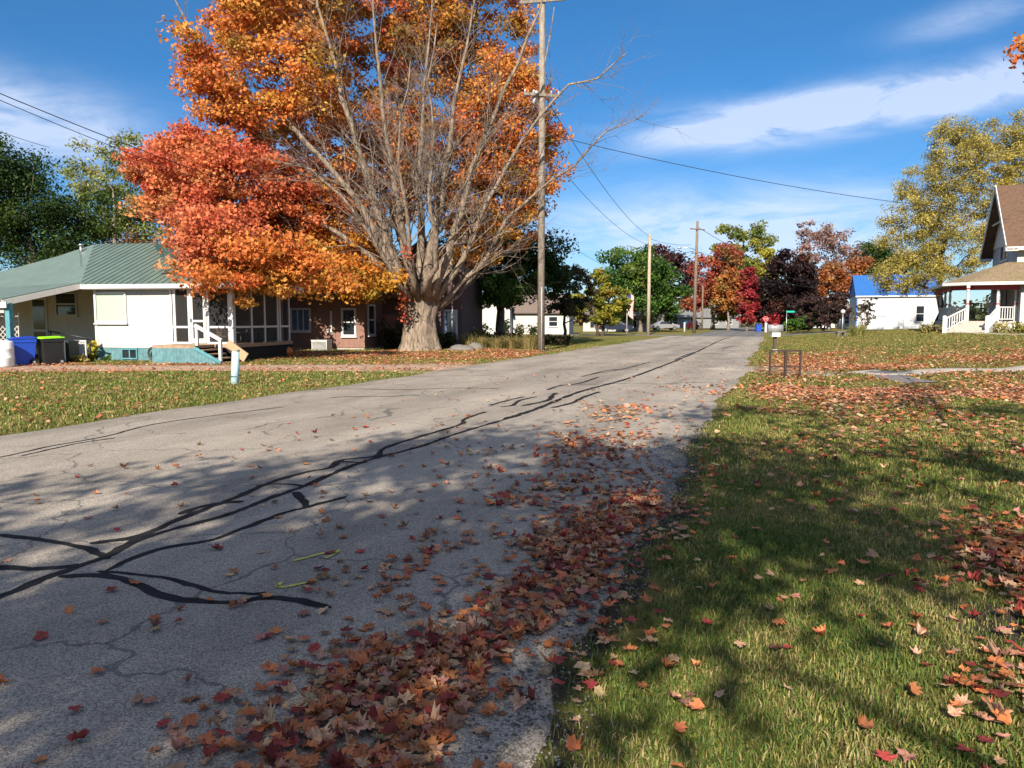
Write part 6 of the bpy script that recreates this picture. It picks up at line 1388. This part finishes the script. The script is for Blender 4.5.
# ------------------------------------------------------------------ grass blades
GRASS = leaf_mat('grass_blade', .3, .6)
ng = np.random.default_rng(202)
def grass(name, label, n, xr, yr, fn, h, w, pal=None):
    x = ng.uniform(*xr, n); y = ng.uniform(*yr, n); k = inview(x, y, .05 if xr[0] > -5 else .35) & (ng.random(n) < fn(x, y)); x, y = x[k], y[k]; m_ = len(x)
    z = hgt(x, y); patch = fbm(x * .9, y * .9, 71); p2 = fbm(x * 2.7, y * 2.7, 44)
    hh = h * (.45 + .9 * ng.random(m_)) * (.55 + .9 * patch); a = ng.uniform(0, 2 * np.pi, m_); ln = hh * (.25 + .9 * ng.random(m_)); dx, dy = np.cos(a), np.sin(a); b = a + np.pi / 2 + ng.normal(size=m_) * .5; sx, sy = np.cos(b) * w * (.6 + .8 * ng.random(m_)), np.sin(b) * w * (.6 + .8 * ng.random(m_))
    V = np.zeros((m_, 5, 3)); V[:, 0] = np.stack([x - sx, y - sy, z - .01], -1); V[:, 1] = np.stack([x + sx, y + sy, z - .01], -1)
    mx, my, mz = x + dx * ln * .35, y + dy * ln * .35, z + hh * .62; V[:, 2] = np.stack([mx + sx * .75, my + sy * .75, mz], -1); V[:, 3] = np.stack([mx - sx * .75, my - sy * .75, mz], -1); V[:, 4] = np.stack([x + dx * ln, y + dy * ln, z + hh * (.7 + .3 * ng.random(m_))], -1)
    green = np.array(pal or [(.055, .115, .018), (.075, .14, .022), (.10, .15, .03), (.16, .165, .045), (.30, .23, .10)]); pr = ng.random(m_) + .9 * (p2 - .5) + .5 * (patch - .5) * -1
    ci = np.clip((pr * 4.2).astype(int), 0, 4); C = green[ci] * (.7 + .6 * ng.random((m_, 1))); C = np.repeat(C[:, None], 5, 1); C[:, 4] *= 1.15
    i0 = np.arange(m_) * 5; idx = np.concatenate([np.stack([i0, i0 + 1, i0 + 2], -1), np.stack([i0, i0 + 2, i0 + 3], -1), np.stack([i0 + 3, i0 + 2, i0 + 4], -1)])
    ob = npmesh(name, V.reshape(-1, 3), 3, GRASS, np.clip(C, .004, .8).reshape(-1, 3), idx=idx); tag(ob, label, 'grass', kind='stuff'); print(name, m_)
def lawn_d(x, y):
    e = x - road_right(y) - .04 * np.sin(y * 9); bare = np.clip(soil(x, y) * 1.2, 0, 1); return np.where(e > 0, (.35 + .65 * sm(e / .35)) * (1 - bare) * (.35 + .9 * sm((fbm(x * 1.6, y * 1.6, 23) - .25) / .35)), 0) * (1 - .35 * litter(x, y)) * (1 - path_mask(x, y))
grass('grass', 'near green lawn grass beside the leaf drift', 330000, (-1.0, 5.2), (1.6, 7.5), lambda x, y: lawn_d(x, y), .037, .0029, [(.075, .125, .022), (.11, .165, .03), (.18, .195, .04), (.28, .235, .08), (.38, .29, .14)])
grass('grass', 'short lawn grass right of the road in broken shade', 210000, (-1.0, 10), (7.5, 18), lambda x, y: lawn_d(x, y), .05, .006, [(.085, .13, .022), (.12, .165, .03), (.20, .20, .045), (.29, .24, .08), (.38, .28, .12)])
grass('grass', 'sunny lawn grass toward the porch house', 220000, (-.8, 20), (18, 80), lambda x, y: lawn_d(x, y) * .8, .06, .014, [(.09, .125, .022), (.13, .15, .03), (.20, .19, .05), (.30, .24, .08), (.38, .26, .10)])
def left_d(x, y):
    dd = driveway_dist(x, y); return np.where((x < road_left(y)) & (dd > 1.9), .9 * (.4 + .8 * sm((fbm(x * .8, y * .8, 23) - .25) / .35)), 0) * (1 - .5 * litter(x, y))
grass('grass', 'green verge grass left of the road', 300000, (-26, -9.5), (5, 60), left_d, .06, .011, [(.10, .15, .024), (.13, .175, .03), (.20, .20, .05), (.30, .25, .09), (.38, .28, .12)])

# gravel crumbled off the road edge
ngv = np.random.default_rng(7); n = 5200; y = ngv.uniform(1.8, 12, n); x = road_right(y) + ngv.normal(size=n) * .13 - .10; k = inview(x, y); x, y = x[k], y[k]; m_ = len(x); r = ngv.uniform(.003, .011, m_)
oct_ = np.array([(1, 0, 0), (0, 1, 0), (-1, 0, 0), (0, -1, 0), (0, 0, .7), (0, 0, -.7)]); V = oct_[None] * r[:, None, None] * (1 + .3 * ngv.normal(size=(m_, 6, 1))); V[:, :, 0] += x[:, None]; V[:, :, 1] += y[:, None]; V[:, :, 2] += (hgt(x, y) + .016)[:, None]
idx = (np.array([(0, 1, 4), (1, 2, 4), (2, 3, 4), (3, 0, 4), (1, 0, 5), (2, 1, 5), (3, 2, 5), (0, 3, 5)])[None] + (np.arange(m_) * 6)[:, None, None]).reshape(-1, 3)
cg = np.array([(.16, .15, .13), (.22, .2, .175), (.10, .09, .08), (.27, .24, .20)])[ngv.integers(0, 4, m_)]; og = npmesh('gravel', V.reshape(-1, 3), 3, leaf_mat('loose_stone', 0.0, .9), np.repeat(cg[:, None], 6, 1).reshape(-1, 3), idx=idx); tag(og, 'loose grey gravel crumbled along the asphalt edge', 'gravel', kind='stuff')
